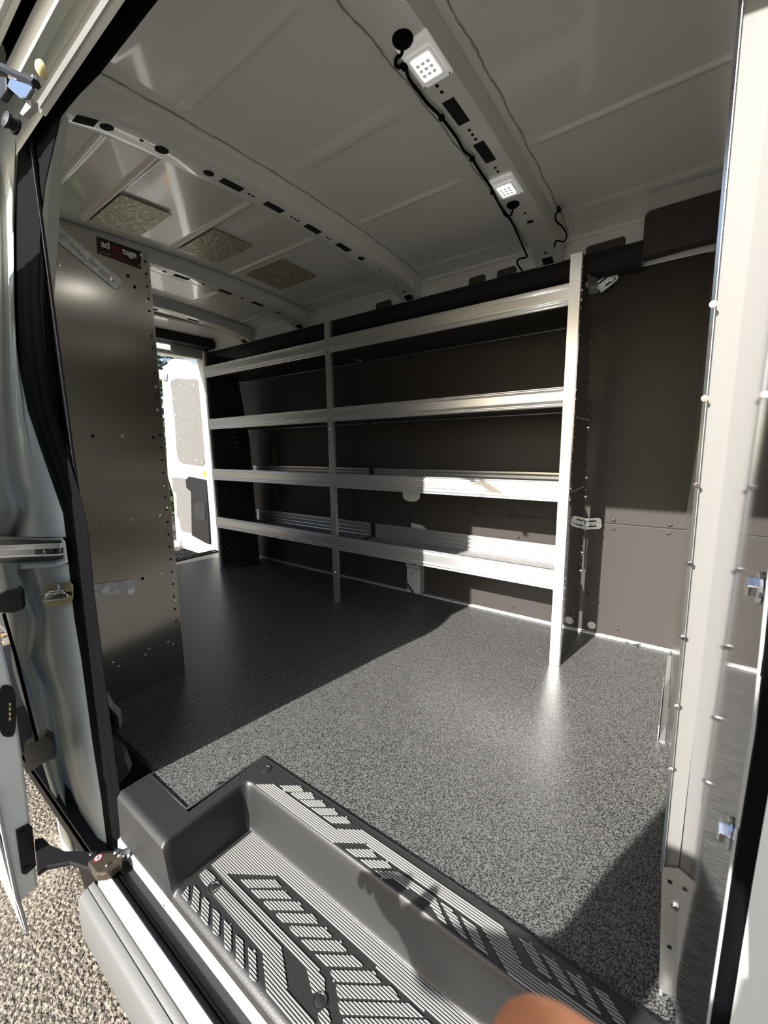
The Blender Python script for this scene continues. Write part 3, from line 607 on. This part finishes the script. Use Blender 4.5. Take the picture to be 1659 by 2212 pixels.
for p in ([(140,665),(260,672),(450,800),(510,940),(470,910),(420,830),(240,705),(180,705)], [(480,828),(550,880),(615,1018),(560,975)], [(582,898),(650,940),(722,1100),(660,1055)],
          [(875,1003),(945,1040),(1050,1225),(980,1175)], [(990,1080),(1060,1120),(1185,1320),(1110,1270)], [(1118,1170),(1195,1210),(1300,1400),(1225,1345)], [(1255,1260),(1330,1300),(1430,1450),(1380,1450)]): pad(c5(p), ZT)
pad(c4([(605,638),(820,465),(860,480),(1659,1130),(1659,1350),(955,690),(680,678),(1150,1155),(1188,1220),(1190,1290),(1125,1290),(1095,1165)]), TZ, 'grip_band')
pad(c4([(1659,1130),(2250,1620),(2150,1740),(1659,1350)]), TZ, 'grip_band')
for p in ([(755,712),(935,712),(965,750),(790,752)], [(808,765),(990,768),(1025,808),(845,805)], [(868,820),(1055,825),(1090,868),(905,865)], [(930,882),(1125,888),(1158,935),(970,928)], [(998,948),(1195,955),(1230,1008),(1040,1000)],
          [(1065,1018),(1270,1025),(1307,1080),(1110,1072)], [(1140,1095),(1345,1100),(1390,1158),(1190,1152)], [(1215,1175),(1440,1180),(1480,1240),(1235,1232)], [(1245,1250),(1530,1258),(1575,1328),(1255,1315)], [(1255,1335),(1620,1345),(1700,1415),(1270,1400)], [(1280,1420),(1720,1430),(1790,1500),(1290,1490)],
          [(540,690),(582,655),(625,695),(632,725),(585,745)], [(660,740),(965,1050),(1000,1290),(1160,1450),(1020,1450),(890,1290),(870,1080),(605,780)],
          [(458,790),(492,738),(490,822)], [(520,735),(548,765),(543,885),(505,845)], [(560,795),(598,830),(590,948),(555,905)], [(615,855),(652,885),(645,1015),(615,980)], [(672,915),(710,940),(710,1088),(675,1055)], [(732,985),(770,1025),(775,1165),(735,1120)], [(795,1045),(835,1080),(840,1245),(803,1210)], [(1150,1400),(1200,1360),(1220,1450),(1170,1450)]): pad(c4(p), TZ)
for (u, v), z in ((((462, 1917)), TZ), ((690, 2163), TZ), ((574, 1662), ZT)):
    sc = obj('screw_cap', MB().lathe(on(u, v, 2, z+.0005), (0, 0, 1), [(.0135, 0), (.0135, .0015), (.011, .0015), (.010, .0005), (.008, .0012), (0, .0014)], 20), MATM, sm, auto=40)
for k in range(14):
    a = on(478 + k*5 + random.uniform(-14, 14), 1700 - k*3.4 + random.uniform(-7, 7), 2, ZT)
    obj('surface_scuff', MB().lathe(a, (0, 0, 1), [(random.uniform(.003, .006), 0), (.002, .0007), (0, .0007)], 5), MATM, sm)

# ------------------------------------------------------------------ sliding door (open, at the left)
sd = thing('sliding_door', (-1.7, .15, -.25), 'white sliding door slid open at the left edge', 'door')
XD = -1.22
def dx(u, v): return on(u, v, 0, XD)
inner = [dx(28, 1485), dx(50, 1640), dx(69, 1802), dx(83, 1916)]
poly = [Vector((XD, .10, 1.40)), Vector((XD, .17, 1.38)), Vector((XD, .165, .9)), dx(-8, 1330)] + inner + [dx(39, 1953), dx(22, 1880), dx(0, 1790), dx(-40, 1620), Vector((XD, .10, .5)), Vector((XD, .09, .9))]
obj('door_shell', MB().prism(poly, (-1.1, 0, 0)), PAINT, sd, bev=.006)
obj('outer_skin', MB().shell([[dx(0, 1800) + Vector((-1.1, 0, 0)), dx(0, 1800) + Vector((.004, -.002, 0))], [dx(39, 1953) + Vector((-1.1, 0, 0)), dx(39, 1953) + Vector((.004, 0, 0))], [dx(40, 1990) + Vector((-1.1, 0, 0)), dx(58, 2014) + Vector((.006, 0, 0))]], (0, -.004, 0)), BRIGHT, sd)
obj('edge_moulding', MB().tube([dx(-14, 1700) + Vector((.004, 0, 0)), dx(8, 1810) + Vector((.004, 0, 0)), dx(34, 1935) + Vector((.004, 0, 0)), dx(44, 1962) + Vector((.004, 0, 0)), dx(57, 2010) + Vector((.004, 0, 0))], .004, 6), BRIGHT, sd)
cb = obj('contact_block', MB().prism([dx(15 + 19*math.copysign(abs(math.cos(a))**.6, math.cos(a)), 1535 + 56*math.copysign(abs(math.sin(a))**.6, math.sin(a)) + 3*math.cos(a)) for a in [i*math.pi/10 for i in range(20)]], (.005, 0, 0)), BLACKP, sd, bev=.001, label='black contact block with four metal pins')
for v in (1519, 1529, 1540, 1550): obj('contact_pin', MB().box(dx(17, v-2.5) + Vector((.005, 0, 0)), dx(22, v+2.5) + Vector((.008, 0, 0))), GOLD, cb)
hp = obj('hinge_plate', MB().prism([dx(33, 1792), dx(60, 1778), dx(69, 1785), dx(77, 1868), dx(55, 1887), dx(46, 1885)], (.006, 0, 0)), BLACKP, sd, bev=.0015, label='black hinge plate bolted to the door edge')
for u, v in ((46, 1796), (58, 1872)): bolt(hp, dx(u, v) + Vector((.006, 0, 0)), (1, 0, 0), .006, m=BLACKP)
zA = -.125
def az(u, v, z=zA): return on(u, v, 2, z)
obj('lower_arm', MB().prism([az(74, 1812), az(92, 1808), az(110, 1825), az(140, 1837), az(200, 1838), az(250, 1836), az(262, 1848), az(222, 1893), az(190, 1875), az(150, 1862), az(100, 1872), az(80, 1885)], (0, 0, -.012)), BLACKP, sd, bev=.003, label='black lower roller arm')
ah = obj('arm_head', MB().prism([az(188, 1862, -.118), az(215, 1842, -.118), az(255, 1838, -.118), az(264, 1846, -.118), az(262, 1862, -.118), az(230, 1886, -.118), az(207, 1888, -.118)], (0, 0, -.022)), mat('bronze_arm', (.16, .13, .10), .3, .8), sd, bev=.004, label='bronze coloured end of the roller arm')
stc = az(212, 1853, -.1178); sr = obj('warning_sticker', MB().lathe(stc, (0, 0, 1), [(.0085, 0), (.0085, .0006), (0, .0006)], 20), REDB, ah, label='round red and white warning sticker')
obj('sticker_field', MB().lathe(stc + Vector((0, 0, .0006)), (0, 0, 1), [(.0066, 0), (.0066, .0003), (0, .0003)], 20), WHITEI, ah)
obj('sticker_bar', MB().tube([stc + Vector((-.005, -.004, .001)), stc + Vector((.005, .004, .001))], .0008, 5), REDB, ah)
obj('sticker_figure', MB().tube([stc + Vector((-.004, .003, .001)), stc + Vector((0, 0, .001)), stc + Vector((.004, -.003, .001))], .0011, 5), BLACKP, ah)
for u, v in ((231, 1868), (196, 1845)): bolt(ah, az(u, v, -.117), (0, 0, 1), .003)
rl = obj('roller', MB().lathe(az(272, 1850, -.13), (0, 0, 1), [(0, 0), (.012, 0), (.012, .012), (.005, .014), (0, .014)], 14), STEEL, sd)
for u, v in ((250, 1840), (258, 1846)): bolt(sd, az(u, v, -.11), (0, 0, 1), .0045)
for P, nm in (([(0, 1284), (14, 1275), (36, 1270), (47, 1279), (50, 1317), (28, 1325), (0, 1324), (-14, 1320), (-14, 1290)], 'bumper'), ([(52, 1612), (80, 1600), (98, 1588), (113, 1597), (118, 1640), (94, 1650), (72, 1665), (56, 1672)], 'bumper')):
    yb = .262 if P[0][0] == 0 else .258
    obj(nm, MB().prism([on(a, b, 1, yb) for a, b in P], (-.03, .012, 0)), BLACKP, sd, bev=.003, label='upper black rubber bumper' if P[0][0] == 0 else 'lower black rubber bumper')
obj('inner_seal', MB().tube([on(8, 1325, 1, .25), on(35, 1420, 1, .25), on(70, 1560, 1, .25), on(80, 1600, 1, .25)], .004), RUBBER, sd)
# upper roller bracket of the door
ub = thing('roller_bracket', on(40, 200, 1, .27), 'bright roller bracket hanging from the top door track', 'bracket')
yB = .26
def qb(l, y=yB): return [on(a, b, 1, y) for a, b in l]
obj('bracket_plate', MB().prism(qb([(14, 186), (22, 168), (66, 182), (68, 190), (56, 210), (44, 213)]), (0, .006, 0)), STEEL, ub, bev=.001)
obj('bracket_strap', MB().tube(qb([(-20, 142), (10, 148), (40, 164), (70, 176), (78, 182)]), .006, 6), BLACKP, ub)
obj('bracket_hook', MB().prism(qb([(62, 168), (70, 160), (74, 178), (70, 182)]), (0, .004, 0)), ZINC, ub)
obj('bracket_block', MB().prism(qb([(-20, 160), (12, 166), (14, 196), (0, 215), (-20, 222)]), (0, .01, 0)), BLACKP, ub, bev=.002)
obj('roller', MB().lathe(on(38, 276, 1, yB), (.2, -1, .2), [(0, 0), (.012, 0), (.013, .004), (.009, .006), (.009, .010), (.012, .012), (.012, .016), (0, .018)], 14), BLACKP, ub)
obj('spacer', MB().prism(qb([(56, 220), (66, 214), (66, 232), (48, 250), (42, 244)], .28), (0, .01, 0)), BRIGHT, ub, bev=.001)
obj('grease_nub', MB().lathe(on(92, 150, 1, .295), (0, -1, -.4), [(.012, 0), (.010, .005), (.004, .009), (0, .009)], 12), mat('grease', (.55, .48, .25), .4), ub, smooth=True)

# ------------------------------------------------------------------ rear door outside
rd = thing('rear_door', (-3.6, 1.97, -.09), 'white rear door swung open, seen through the rear opening', 'door')
YD = 1.955
def ry(u, v, y=YD): return on(u, v, 1, y)
sil = [(352, 782), (375, 774), (404, 778), (430, 792), (446, 812), (455, 900), (462, 1010), (474, 1203), (430, 1196), (388, 1182), (381, 1172), (378, 1130), (374, 1070), (362, 1030), (358, 960), (352, 870), (349, 820)]
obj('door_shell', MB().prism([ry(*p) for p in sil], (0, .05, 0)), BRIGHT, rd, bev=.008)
pn = [(370, 832), (374, 822), (382, 819), (425, 820), (431, 826), (434, 850), (440, 930), (445, 990), (441, 1003), (436, 1007), (395, 1001), (386, 993), (382, 975), (378, 910), (373, 870)]
fp = obj('felt_window_panel', MB().prism([ry(*p, YD-.001) for p in pn], (0, -.004, 0)), FELT, rd, bev=.001, label='grey felt panel in the upper part of the door')
for u, v in ((390, 833), (419, 833), (376, 862), (379, 896), (387, 950), (424, 994)): obj('clip', MB().lathe(ry(u, v, YD-.005), (0, -1, 0), [(.010, 0), (.009, .003), (0, .004)], 10), ZINC, fp)
obj('window_rim', MB().tube([ry(*p, YD-.001) for p in [(368, 832), (372, 821), (382, 817), (425, 817), (433, 826)]], .006, 6), BRIGHT, rd)
obj('felt_lower_panel', MB().prism([ry(*p, YD-.001) for p in [(373, 1031), (404, 1034), (405, 1050), (414, 1056), (418, 1152), (396, 1148), (391, 1140), (389, 1122), (383, 1116), (382, 1065), (374, 1061)]], (0, -.006, 0)), FELT, rd, bev=.001, label='grey felt panel low on the door')
gp = obj('grip_panel', MB().prism([ry(*p, YD-.002) for p in [(405, 1036), (411, 1029), (450, 1037), (452, 1100), (456, 1175), (449, 1173), (418, 1156), (416, 1062), (406, 1053)]], (0, -.018, 0)), BLACKP, rd, bev=.004, label='black moulded pull panel')
obj('grip_recess', MB().prism([ry(*p, YD-.021) for p in [(420, 1093), (426, 1084), (441, 1086), (444, 1095), (444, 1121), (440, 1126), (424, 1122), (418, 1114)]], (0, -.003, 0)), DARK, gp)
obj('amber_tag', MB().prism([ry(438, 1018, YD-.002), ry(448, 1018, YD-.002), ry(448, 1028, YD-.002), ry(439, 1028, YD-.002)], (0, -.003, 0)), YEL, rd, label='small amber sticker')
obj('latch', MB().box(ry(452, 1018, YD-.02), ry(457, 1034, YD)), BLACKP, rd)
obj('hinge', MB().prism([ry(340, 797), ry(356, 800), ry(362, 808), ry(361, 822), ry(350, 818), ry(340, 806)], (0, -.03, 0)), ZINC, rd, bev=.004)
obj('hinge_arm', MB().tube([ry(348, 790), ry(356, 786), ry(362, 783)], .012, 6), BLACKP, rd)
obj('lamp_cluster', MB().prism([ry(375, 1166), ry(392, 1168), ry(394, 1180), ry(378, 1182)], (0, -.03, 0)), ZINC, rd, bev=.003)

# ------------------------------------------------------------------ LED lamps, grommets, cables
def led(y, x, sc, label, grp):
    z = zb(y) - .001; t = thing('led_lamp', (x, y, z-.02), label, 'lamp', grp)
    obj('housing', MB().box((x-.036*sc, y-.058*sc, z-.009), (x+.036*sc, y+.058*sc, z)), LENSC, t, bev=.006)
    obj('bezel', MB().box((x-.028*sc, y-.034*sc, z-.014), (x+.028*sc, y+.040*sc, z-.008)), LENSC, t, bev=.008)
    ln = obj('lens', MB().box((x-.021*sc, y-.026*sc, z-.016), (x+.021*sc, y+.032*sc, z-.013)), LENS, t, bev=.004)
    for a in range(3):
        for b in range(3):
            obj('diode', MB().lathe((x + (a-1)*.012*sc, y + (b-1)*.014*sc + .003, z-.0165), (0, 0, -1), [(.0048*sc, -.0005), (.0044*sc, .0006), (.0035*sc, .0002), (0, .0002)], 10), LENSC, ln)
    for sx in (-.030, .030): obj('screw', MB().lathe((x+sx*sc, y+.05*sc, z-.009), (0, 0, -1), [(.003, 0), (.002, .002), (0, .002)], 8), STEEL, t)
    L = bpy.data.lights.new('led_light', 'AREA'); L.shape = 'RECTANGLE'; L.size = .04; L.size_y = .05; L.energy = 0.2; L.color = (1, .98, .93)
    o = bpy.data.objects.new('led_light', L); COL.objects.link(o); o.location = (x, y, z-.022); return t
led(.862, -.507, 1.0, 'larger looking lit LED lamp, nearer the door opening', 'ceiling LED lamps')
led(1.385, -.523, 1.0, 'smaller looking lit LED lamp, nearer the far wall', 'ceiling LED lamps')
def grommet(u, v, lab):
    p = on(u, v, 2, 1.628); p.z = zb(p.y) - .002
    obj('rubber_grommet', MB().lathe(p, (0, 0, -1), [(0, 0), (.018, 0), (.021, .002), (.021, .004), (.016, .009), (.006, .012), (0, .0125)], 22), RUBBER, smooth=True, label=lab, cat='grommet')
    return p
grommet(870, 87, 'black rubber grommet on the bow beside the nearer lamp')
grommet(1108, 443, 'black rubber grommet on the bow beyond the farther lamp')
cb1 = [(868, 100), (868, 115), (858, 125), (854, 138), (862, 146), (873, 140), (884, 170), (902, 195), (925, 225), (950, 250), (985, 295), (1002, 325), (1018, 340), (1040, 375), (1060, 403), (1075, 435), (1085, 452), (1098, 468), (1110, 487), (1122, 515), (1135, 545), (1138, 555), (1120, 560), (1118, 570), (1128, 585)]
def cab(l, r, z0, name, label, zf=None):
    pts = []
    for i, (u, v) in enumerate(l):
        p = on(u, v, 2, z0(i, len(l)) if callable(z0) else z0); pts.append(p)
    fine = []
    for i in range(len(pts)-1):
        a, b, c, d = pts[max(i-1, 0)], pts[i], pts[i+1], pts[min(i+2, len(pts)-1)]
        for k in range(4):
            t = k/4; fine.append(.5*((2*b) + (c-a)*t + (2*a-5*b+4*c-d)*t*t + (3*b-a-3*c+d)*t**3))
    fine.append(pts[-1]); o = obj(name, MB().tube(fine, r, 7), RUBBER, smooth=True, label=label, cat='cable'); return o
cable = cab(cb1, .0036, lambda i, n: 1.627 if i < 18 else 1.627 - (i-18)*.010, 'lamp_cable', 'black cable clipped along the bow past both lamps')
for u, v in ((874, 143), (954, 253), (1020, 342), (1064, 415)):
    c = on(u, v, 2, 1.627); obj('cable_clip', MB().box(c - Vector((.006, .005, .005)), c + Vector((.006, .005, .003))), RUBBER, cable)
cab([(1108, 450), (1105, 462), (1098, 468), (1090, 464), (1084, 452)], .003, 1.622, 'lamp_cable', 'short looped lead below the farther grommet')
cab([(1207, 452), (1200, 465), (1202, 478), (1215, 490), (1224, 508), (1218, 522), (1203, 520), (1198, 530), (1197, 545), (1196, 560)], .003, lambda i, n: 1.64 - i*.006, 'hanging_wire', 'thin dark wire hanging from the roof near the front upright')
obj('wire_plug', MB().box(on(1202, 446, 2, 1.65), on(1213, 458, 2, 1.64)), BLACKP, label='small dark connector at the top of the hanging wire', cat='connector')
# sound deadening pads on the ceiling
for k, P in enumerate(([(258,420),(373,462),(305,512),(187,478)], [(465,497),(541,538),(470,573),(388,541)], [(608,564),(678,592),(610,627),(537,596)])):
    c = [on(u, v, 2, 1.675) for u, v in P]; xs_ = sorted(p.x for p in c); ys_ = sorted(p.y for p in c)
    x0, x1, y0, y1 = (xs_[0]+xs_[1])/2, (xs_[2]+xs_[3])/2, (ys_[0]+ys_[1])/2, (ys_[2]+ys_[3])/2
    rws = [[(x0+(x1-x0)*i/4, y0+(y1-y0)*j/6, zc(y0+(y1-y0)*j/6) - .0085) for j in range(7)] for i in range(5)]
    obj('deadening_pad', MB().shell(rws, (0, 0, .003)), DEAD, label=['brightest wrinkled tan pad stuck to the roof, nearest the end panel', 'middle tan pad of the three stuck to the roof', 'dullest tan pad on the roof, nearest the far wall'][k], cat='pad', group='sound deadening pads')
# white bracket box at the far wall
wbx = thing('anchor_box', (-1.16, 1.86, .0), 'small white metal anchor box at the wall under the lowest shelf', 'bracket')
obj('box', MB().box((-1.222, 1.875, .02), (-1.135, 1.925, .165)), BRIGHT, wbx, bev=.003)
obj('cap', MB().prism([(-1.225, 1.872, .168), (-1.135, 1.872, .168), (-1.14, 1.872, .23), (-1.155, 1.872, .23), (-1.16, 1.872, .185), (-1.205, 1.872, .185), (-1.207, 1.872, .23), (-1.225, 1.872, .23)], (0, .05, 0)), BRIGHT, wbx)
obj('opening', MB().box((-1.204, 1.8715, .187), (-1.162, 1.873, .23)), DARK, wbx)
obj('hole', MB().lathe((-1.19, 1.8745, .13), (0, -1, 0), [(.004, 0), (.004, .001), (0, .001)], 8), DARK, wbx)
obj('black_strap', MB().tube([(-1.222, 1.870, .075), (-1.20, 1.868, .05), (-1.175, 1.868, .022)], .007, 6), BLACKP, wbx)
obj('cable_tie', MB().tube([(-.145, 1.90, .012), (-.12, 1.895, .008), (-.09, 1.90, .016), (-.10, 1.89, .004)], .0025, 6), BLACKP, label='small black tie lying on the white strip at the foot of the wall', cat='cable tie')

# ------------------------------------------------------------------ photographer
def skin(name, pts, edges, m, parent, root=0, sub=2):
    me = bpy.data.meshes.new(name); base = WORLD[parent.name] if parent else Vector((0, 0, 0))
    me.from_pydata([tuple(Vector(p[:3]) - base) for p in pts], edges, []); me.materials.append(m)
    o = bpy.data.objects.new(name, me); COL.objects.link(o)
    md = o.modifiers.new('skin', 'SKIN'); md.use_smooth_shade = True
    for i, sv in enumerate(me.skin_vertices[0].data):
        r = pts[i][3]; sv.radius = r if isinstance(r, tuple) else (r, r); sv.use_root = (i == root)
    sb = o.modifiers.new('sub', 'SUBSURF'); sb.levels = sub; sb.render_levels = sub
    if parent: o.parent = parent
    WORLD[o.name] = base; return o
P0 = Vector((.03, -.42, GZ))
def hand_pts(wrist, d, side, curl=.25, s=1.0):
    """palm and five fingers from wrist along d; side = direction from little finger to thumb"""
    d = Vector(d).normalized(); side = Vector(side).normalized(); nn = d.cross(side); w = Vector(wrist); P = []; E = []
    P.append((*(w + d*.0), .022*s)); P.append((*(w + d*.045*s), .024*s)); P.append((*(w + d*.07*s), .020*s)); E += [(0, 1), (1, 2)]
    for off, L in ((.033, .072), (.011, .080), (-.011, .074), (-.032, .058)):
        b = w + d*.082*s + side*off*s; k = len(P); P.append((*b, .0095*s)); E.append((2, k)); dd = d.copy(); q = b
        for j, f in enumerate((.42, .32, .26)):
            dd = (dd + nn*curl).normalized(); q = q + dd*L*f*s; P.append((*q, (.0088 - .0008*j)*s)); E.append((k+j, k+j+1))
    k = len(P); b = w + d*.03*s + side*.030*s; P.append((*b, .012*s)); E.append((0, k)); dd = (d*.6 + side*.8).normalized()
    P.append((*(b + dd*.035*s), .0105*s)); P.append((*(b + dd*.035*s + (dd + d*.6).normalized()*.03*s), .009*s)); E += [(k, k+1), (k+1, k+2)]
    return P, E
px, py = .03, -.42
LW = Vector((-.50, -.20, .345)); RW = CAM + c2w((.075, .165, -.03))
px, py = -.01, -.42
body = [(px, py, .32, (.13, .10)), (px, py+.0, .48, (.12, .095)), (px, py, .66, (.15, .11)), (px, py, .78, (.13, .09)), (px, py+.01, .86, .055), (px, py+.03, .92, .06),
        (px-.185, py, .79, .06), (-.245, -.34, .48, .045), (*LW, .026), (px+.17, py, .775, .055), (.26, -.24, .52, .040), (*RW, .026),
        (px-.09, py, .22, .09), (px-.10, py+.02, -.14, .055), (px-.10, py-.02, -.54, .038), (px+.09, py, .22, .09), (px+.10, py+.02, -.14, .055), (px+.10, py-.02, -.54, .038),
        (px-.10, py+.08, -.575, .03), (px+.10, py+.08, -.575, .03)]
bed = [(0, 1), (1, 2), (2, 3), (3, 4), (4, 5), (3, 6), (6, 7), (7, 8), (3, 9), (9, 10), (10, 11), (0, 12), (12, 13), (13, 14), (0, 15), (15, 16), (16, 17), (14, 18), (17, 19)]
per = skin('person', body, bed, SKIN, None); tag(per, 'photographer in navy shirt and grey trousers, one fingertip over the lens at the bottom', 'person')
skin('shirt', [(*b[:3], tuple(x+.012 for x in b[3]) if isinstance(b[3], tuple) else b[3]+.010) for b in body[:4]] + [(px-.185, py, .79, .078), (-.245, -.34, .48, .068), (px+.17, py, .775, .066), (.26, -.24, .52, .052), (px, py, .24, .15), (LW.x+.015, LW.y-.01, LW.z-.005, .055)], [(0, 1), (1, 2), (2, 3), (3, 4), (4, 5), (3, 6), (6, 7), (0, 8), (5, 9)], SHIRT, per)
skin('trousers', [(px, py, .24, (.14, .11))] + [(*b[:3], b[3]+.015) for b in body[12:18]], [(0, 1), (1, 2), (2, 3), (0, 4), (4, 5), (5, 6)], PANTS, per)
skin('shoe', [(px-.10, py-.05, -.565, .03), (px-.10, py+.10, -.57, .028)], [(0, 1)], BLACKP, per); skin('shoe', [(px+.10, py-.05, -.565, .03), (px+.10, py+.10, -.57, .028)], [(0, 1)], BLACKP, per)
HC = Vector((px, py+.04, 1.00))
hm = MB(); rws = []
for i in range(25):
    th = math.pi*i/24; rr = []
    for j in range(32):
        ph = 2*math.pi*j/32; x, y, z = math.sin(th)*math.cos(ph), math.sin(th)*math.sin(ph), math.cos(th)
        fx = .074*(1 - .18*max(0, -z)); fy = .092; p = Vector((x*fx, y*fy, z*.118))
        if y > 0:
            p.y += .020*math.exp(-((p.x/.012)**2 + ((p.z+.012)/.022)**2)) + .006*math.exp(-((p.x/.024)**2 + ((p.z+.055)/.010)**2)) - .008*math.exp(-(((abs(p.x)-.03)/.013)**2 + ((p.z-.008)/.012)**2)) + .010*math.exp(-((p.x/.03)**2 + ((p.z+.095)/.02)**2))
        rr.append(HC + p)
    rws.append(rr)
obj('head', hm.grid(rws, True), SKIN, per, smooth=True)
for s in (-1, 1):
    obj('eye', MB().lathe(HC + Vector((s*.030, .074, .008)), (0, 1, 0), [(.012, -.004), (.010, .003), (.004, .006), (0, .0065)], 12), WHITEI, per, smooth=True)
    obj('ear', MB().lathe(HC + Vector((s*.070, 0, -.005)), (s, -.3, 0), [(.026, -.004), (.028, .006), (.018, .010), (0, .006)], 12), SKIN, per, smooth=True)
hr = [[HC + Vector((math.sin(t)*math.cos(f)*.080, math.sin(t)*math.sin(f)*.099 - .008, math.cos(t)*.124 + .006)) for f in [2*math.pi*j/28 for j in range(28)]] for t in [math.radians(d) for d in range(0, 78, 7)]]
obj('hair', MB().grid(hr, True), HAIR, per, smooth=True)
obj('mouth', MB().tube([HC + Vector((-.022, .080, -.055)), HC + Vector((0, .090, -.057)), HC + Vector((.022, .080, -.055))], .004, 6), REDI, per, smooth=True)
P, E = hand_pts(LW, (-.25, .8, .1), (.9, .3, .2), .9, 1.25); h1 = skin('hand', P, E, SKIN, per)
# right hand round the phone: built along the phone's own axes
def K(x, y, z): return tuple(CAM + c2w((x, y, z)))
rp = [(*RW, .024), (*K(.072, .125, -.008), .024), (*K(.070, .10, .004), .018),
      (*K(.066, .098, .024), .010), (*K(.050, .092, .046), .0092), (*K(.030, .079, .052), .0086), (*K(.0145, .0655, .0495), .0078),
      (*K(.070, .118, .022), .010), (*K(.052, .118, .034), .0092), (*K(.026, .112, .024), .0086), (*K(.008, .108, .012), .008),
      (*K(.070, .136, .016), .0095), (*K(.050, .137, .026), .009), (*K(.026, .134, .018), .0084), (*K(.010, .130, .010), .0078),
      (*K(.070, .152, .008), .009), (*K(.050, .154, .018), .0082), (*K(.030, .152, .012), .0076), (*K(.016, .150, .008), .007),
      (*K(.078, .12, -.022), .013), (*K(.072, .085, -.026), .011), (*K(.060, .06, -.024), .0095)]
re_ = [(0, 1), (1, 2), (2, 3), (3, 4), (4, 5), (5, 6), (2, 7), (7, 8), (8, 9), (9, 10), (1, 11), (11, 12), (12, 13), (13, 14), (1, 15), (15, 16), (16, 17), (17, 18), (0, 19), (19, 20), (20, 21)]
skin('hand', rp, re_, SKIN, per)
ph = thing('phone', K(.022, .06, -.010), 'dark phone held in the photographer\'s right hand', 'phone')
pc = MB().prism([K(x, y, -.004) for x, y in ((-.018, -.016), (.058, -.016), (.062, -.012), (.062, .138), (.058, .142), (-.018, .142), (-.022, .138), (-.022, -.012))], c2w((0, 0, -.008)))
obj('case', pc, BLACKP, ph); obj('lens_ring', MB().lathe(K(.022, 0, -.004), c2w((0, 0, 1)), [(.007, 0), (.007, .0015), (0, .0015)], 16), STEEL, ph)

# ------------------------------------------------------------------ trees, hedge and leaves outside
def crown_mesh(name, r, h, n, seed):
    rnd = random.Random(seed); mb = MB()
    for k in range(n):
        a = rnd.uniform(0, 6.283); t = rnd.uniform(-1, 1); q = rnd.uniform(.55, 1.0); rad = math.sqrt(1-t*t)*q
        c = Vector((r*rad*math.cos(a), r*rad*math.sin(a), h*.5*t*q)); s = rnd.uniform(.05, .12) * (r/1.0)**.4
        e1 = Vector((rnd.gauss(0, 1), rnd.gauss(0, 1), rnd.gauss(0, 1))).normalized(); e2 = e1.orthogonal().normalized()
        mb.add([c - e1*s, c + e2*s*.5, c + e1*s, c - e2*s*.5], [(0, 1, 2, 3)])
    me = bpy.data.meshes.new(name); me.from_pydata([tuple(v) for v in mb.v], [], mb.f); me.materials.append(LEAFG); return me
CR = crown_mesh('crown', 2.0, 4.4, 5200, 5); HDM = crown_mesh('foliage', .55, 2.0, 2600, 9)
def tree(x, y, s, label, grp=None):
    t = thing('tree', (x, y, GZ), label, 'tree', grp)
    obj('trunk', MB().tube([(x, y, GZ), (x+.1*s, y, GZ+1.2*s), (x, y+.05, GZ+2.6*s)], [.16*s, .12*s, .05*s], 8), BARK, t, smooth=True)
    c = bpy.data.objects.new('crown', CR); COL.objects.link(c); c.parent = t; c.location = (0, 0, 3.2*s); c.scale = (s, s, s); c.rotation_euler = (0, 0, x*1.7)
for x, y, s, l in ((-10, 3.2, 1.1, 'green tree beyond the open rear door'), (-9, -3.0, 1.0, 'tree beyond the roof rail at the top left'), (-17, .5, 1.5, 'tall tree far behind the van')): tree(x, y, s, l)
for i, (x, y, s) in enumerate(((9, -17, 1.3), (14, -12, 1.5), (12, -3, 1.3), (17, -20, 1.5), (-16, -18, 1.4), (-20, -10, 1.7))): tree(x, y, s, 'unseen tree added behind the photographer for its olive reflection', 'trees behind the photographer')  # unseen trees, put in so metal and paint reflect some olive
for i, (x, y) in enumerate(((-5.6, 2.2), (-6.3, 3.5))):
    hh = thing('hedge_bush', (x, y, GZ), ['dark green bush just left of the open rear door', 'dark green bush farther out behind the rear door'][i], 'bush')
    c = bpy.data.objects.new('foliage', HDM); COL.objects.link(c); c.parent = hh; c.location = (0, 0, 1.15)
    obj('stem', MB().tube([(x, y, GZ), (x, y, GZ+1)], .03, 6), BARK, hh)
rnd = random.Random(3); mb = MB()
for k in range(1500):
    x, y = rnd.uniform(-7, -3.3), rnd.uniform(.6, 3.4); s = rnd.uniform(.02, .05); a = rnd.uniform(0, 6.28); z = GZ + .01 + rnd.uniform(0, .02)
    mb.add([(x + s*math.cos(a), y + s*math.sin(a), z), (x - s*.5*math.sin(a), y + s*.5*math.cos(a), z + rnd.uniform(0, .015)), (x - s*math.cos(a), y - s*math.sin(a), z), (x + s*.5*math.sin(a), y - s*.5*math.cos(a), z)], [(0, 1, 2, 3)])
obj('fallen_leaves', mb, LEAFD, label='dry brown leaves scattered behind the rear opening', cat='leaves', kind='stuff')
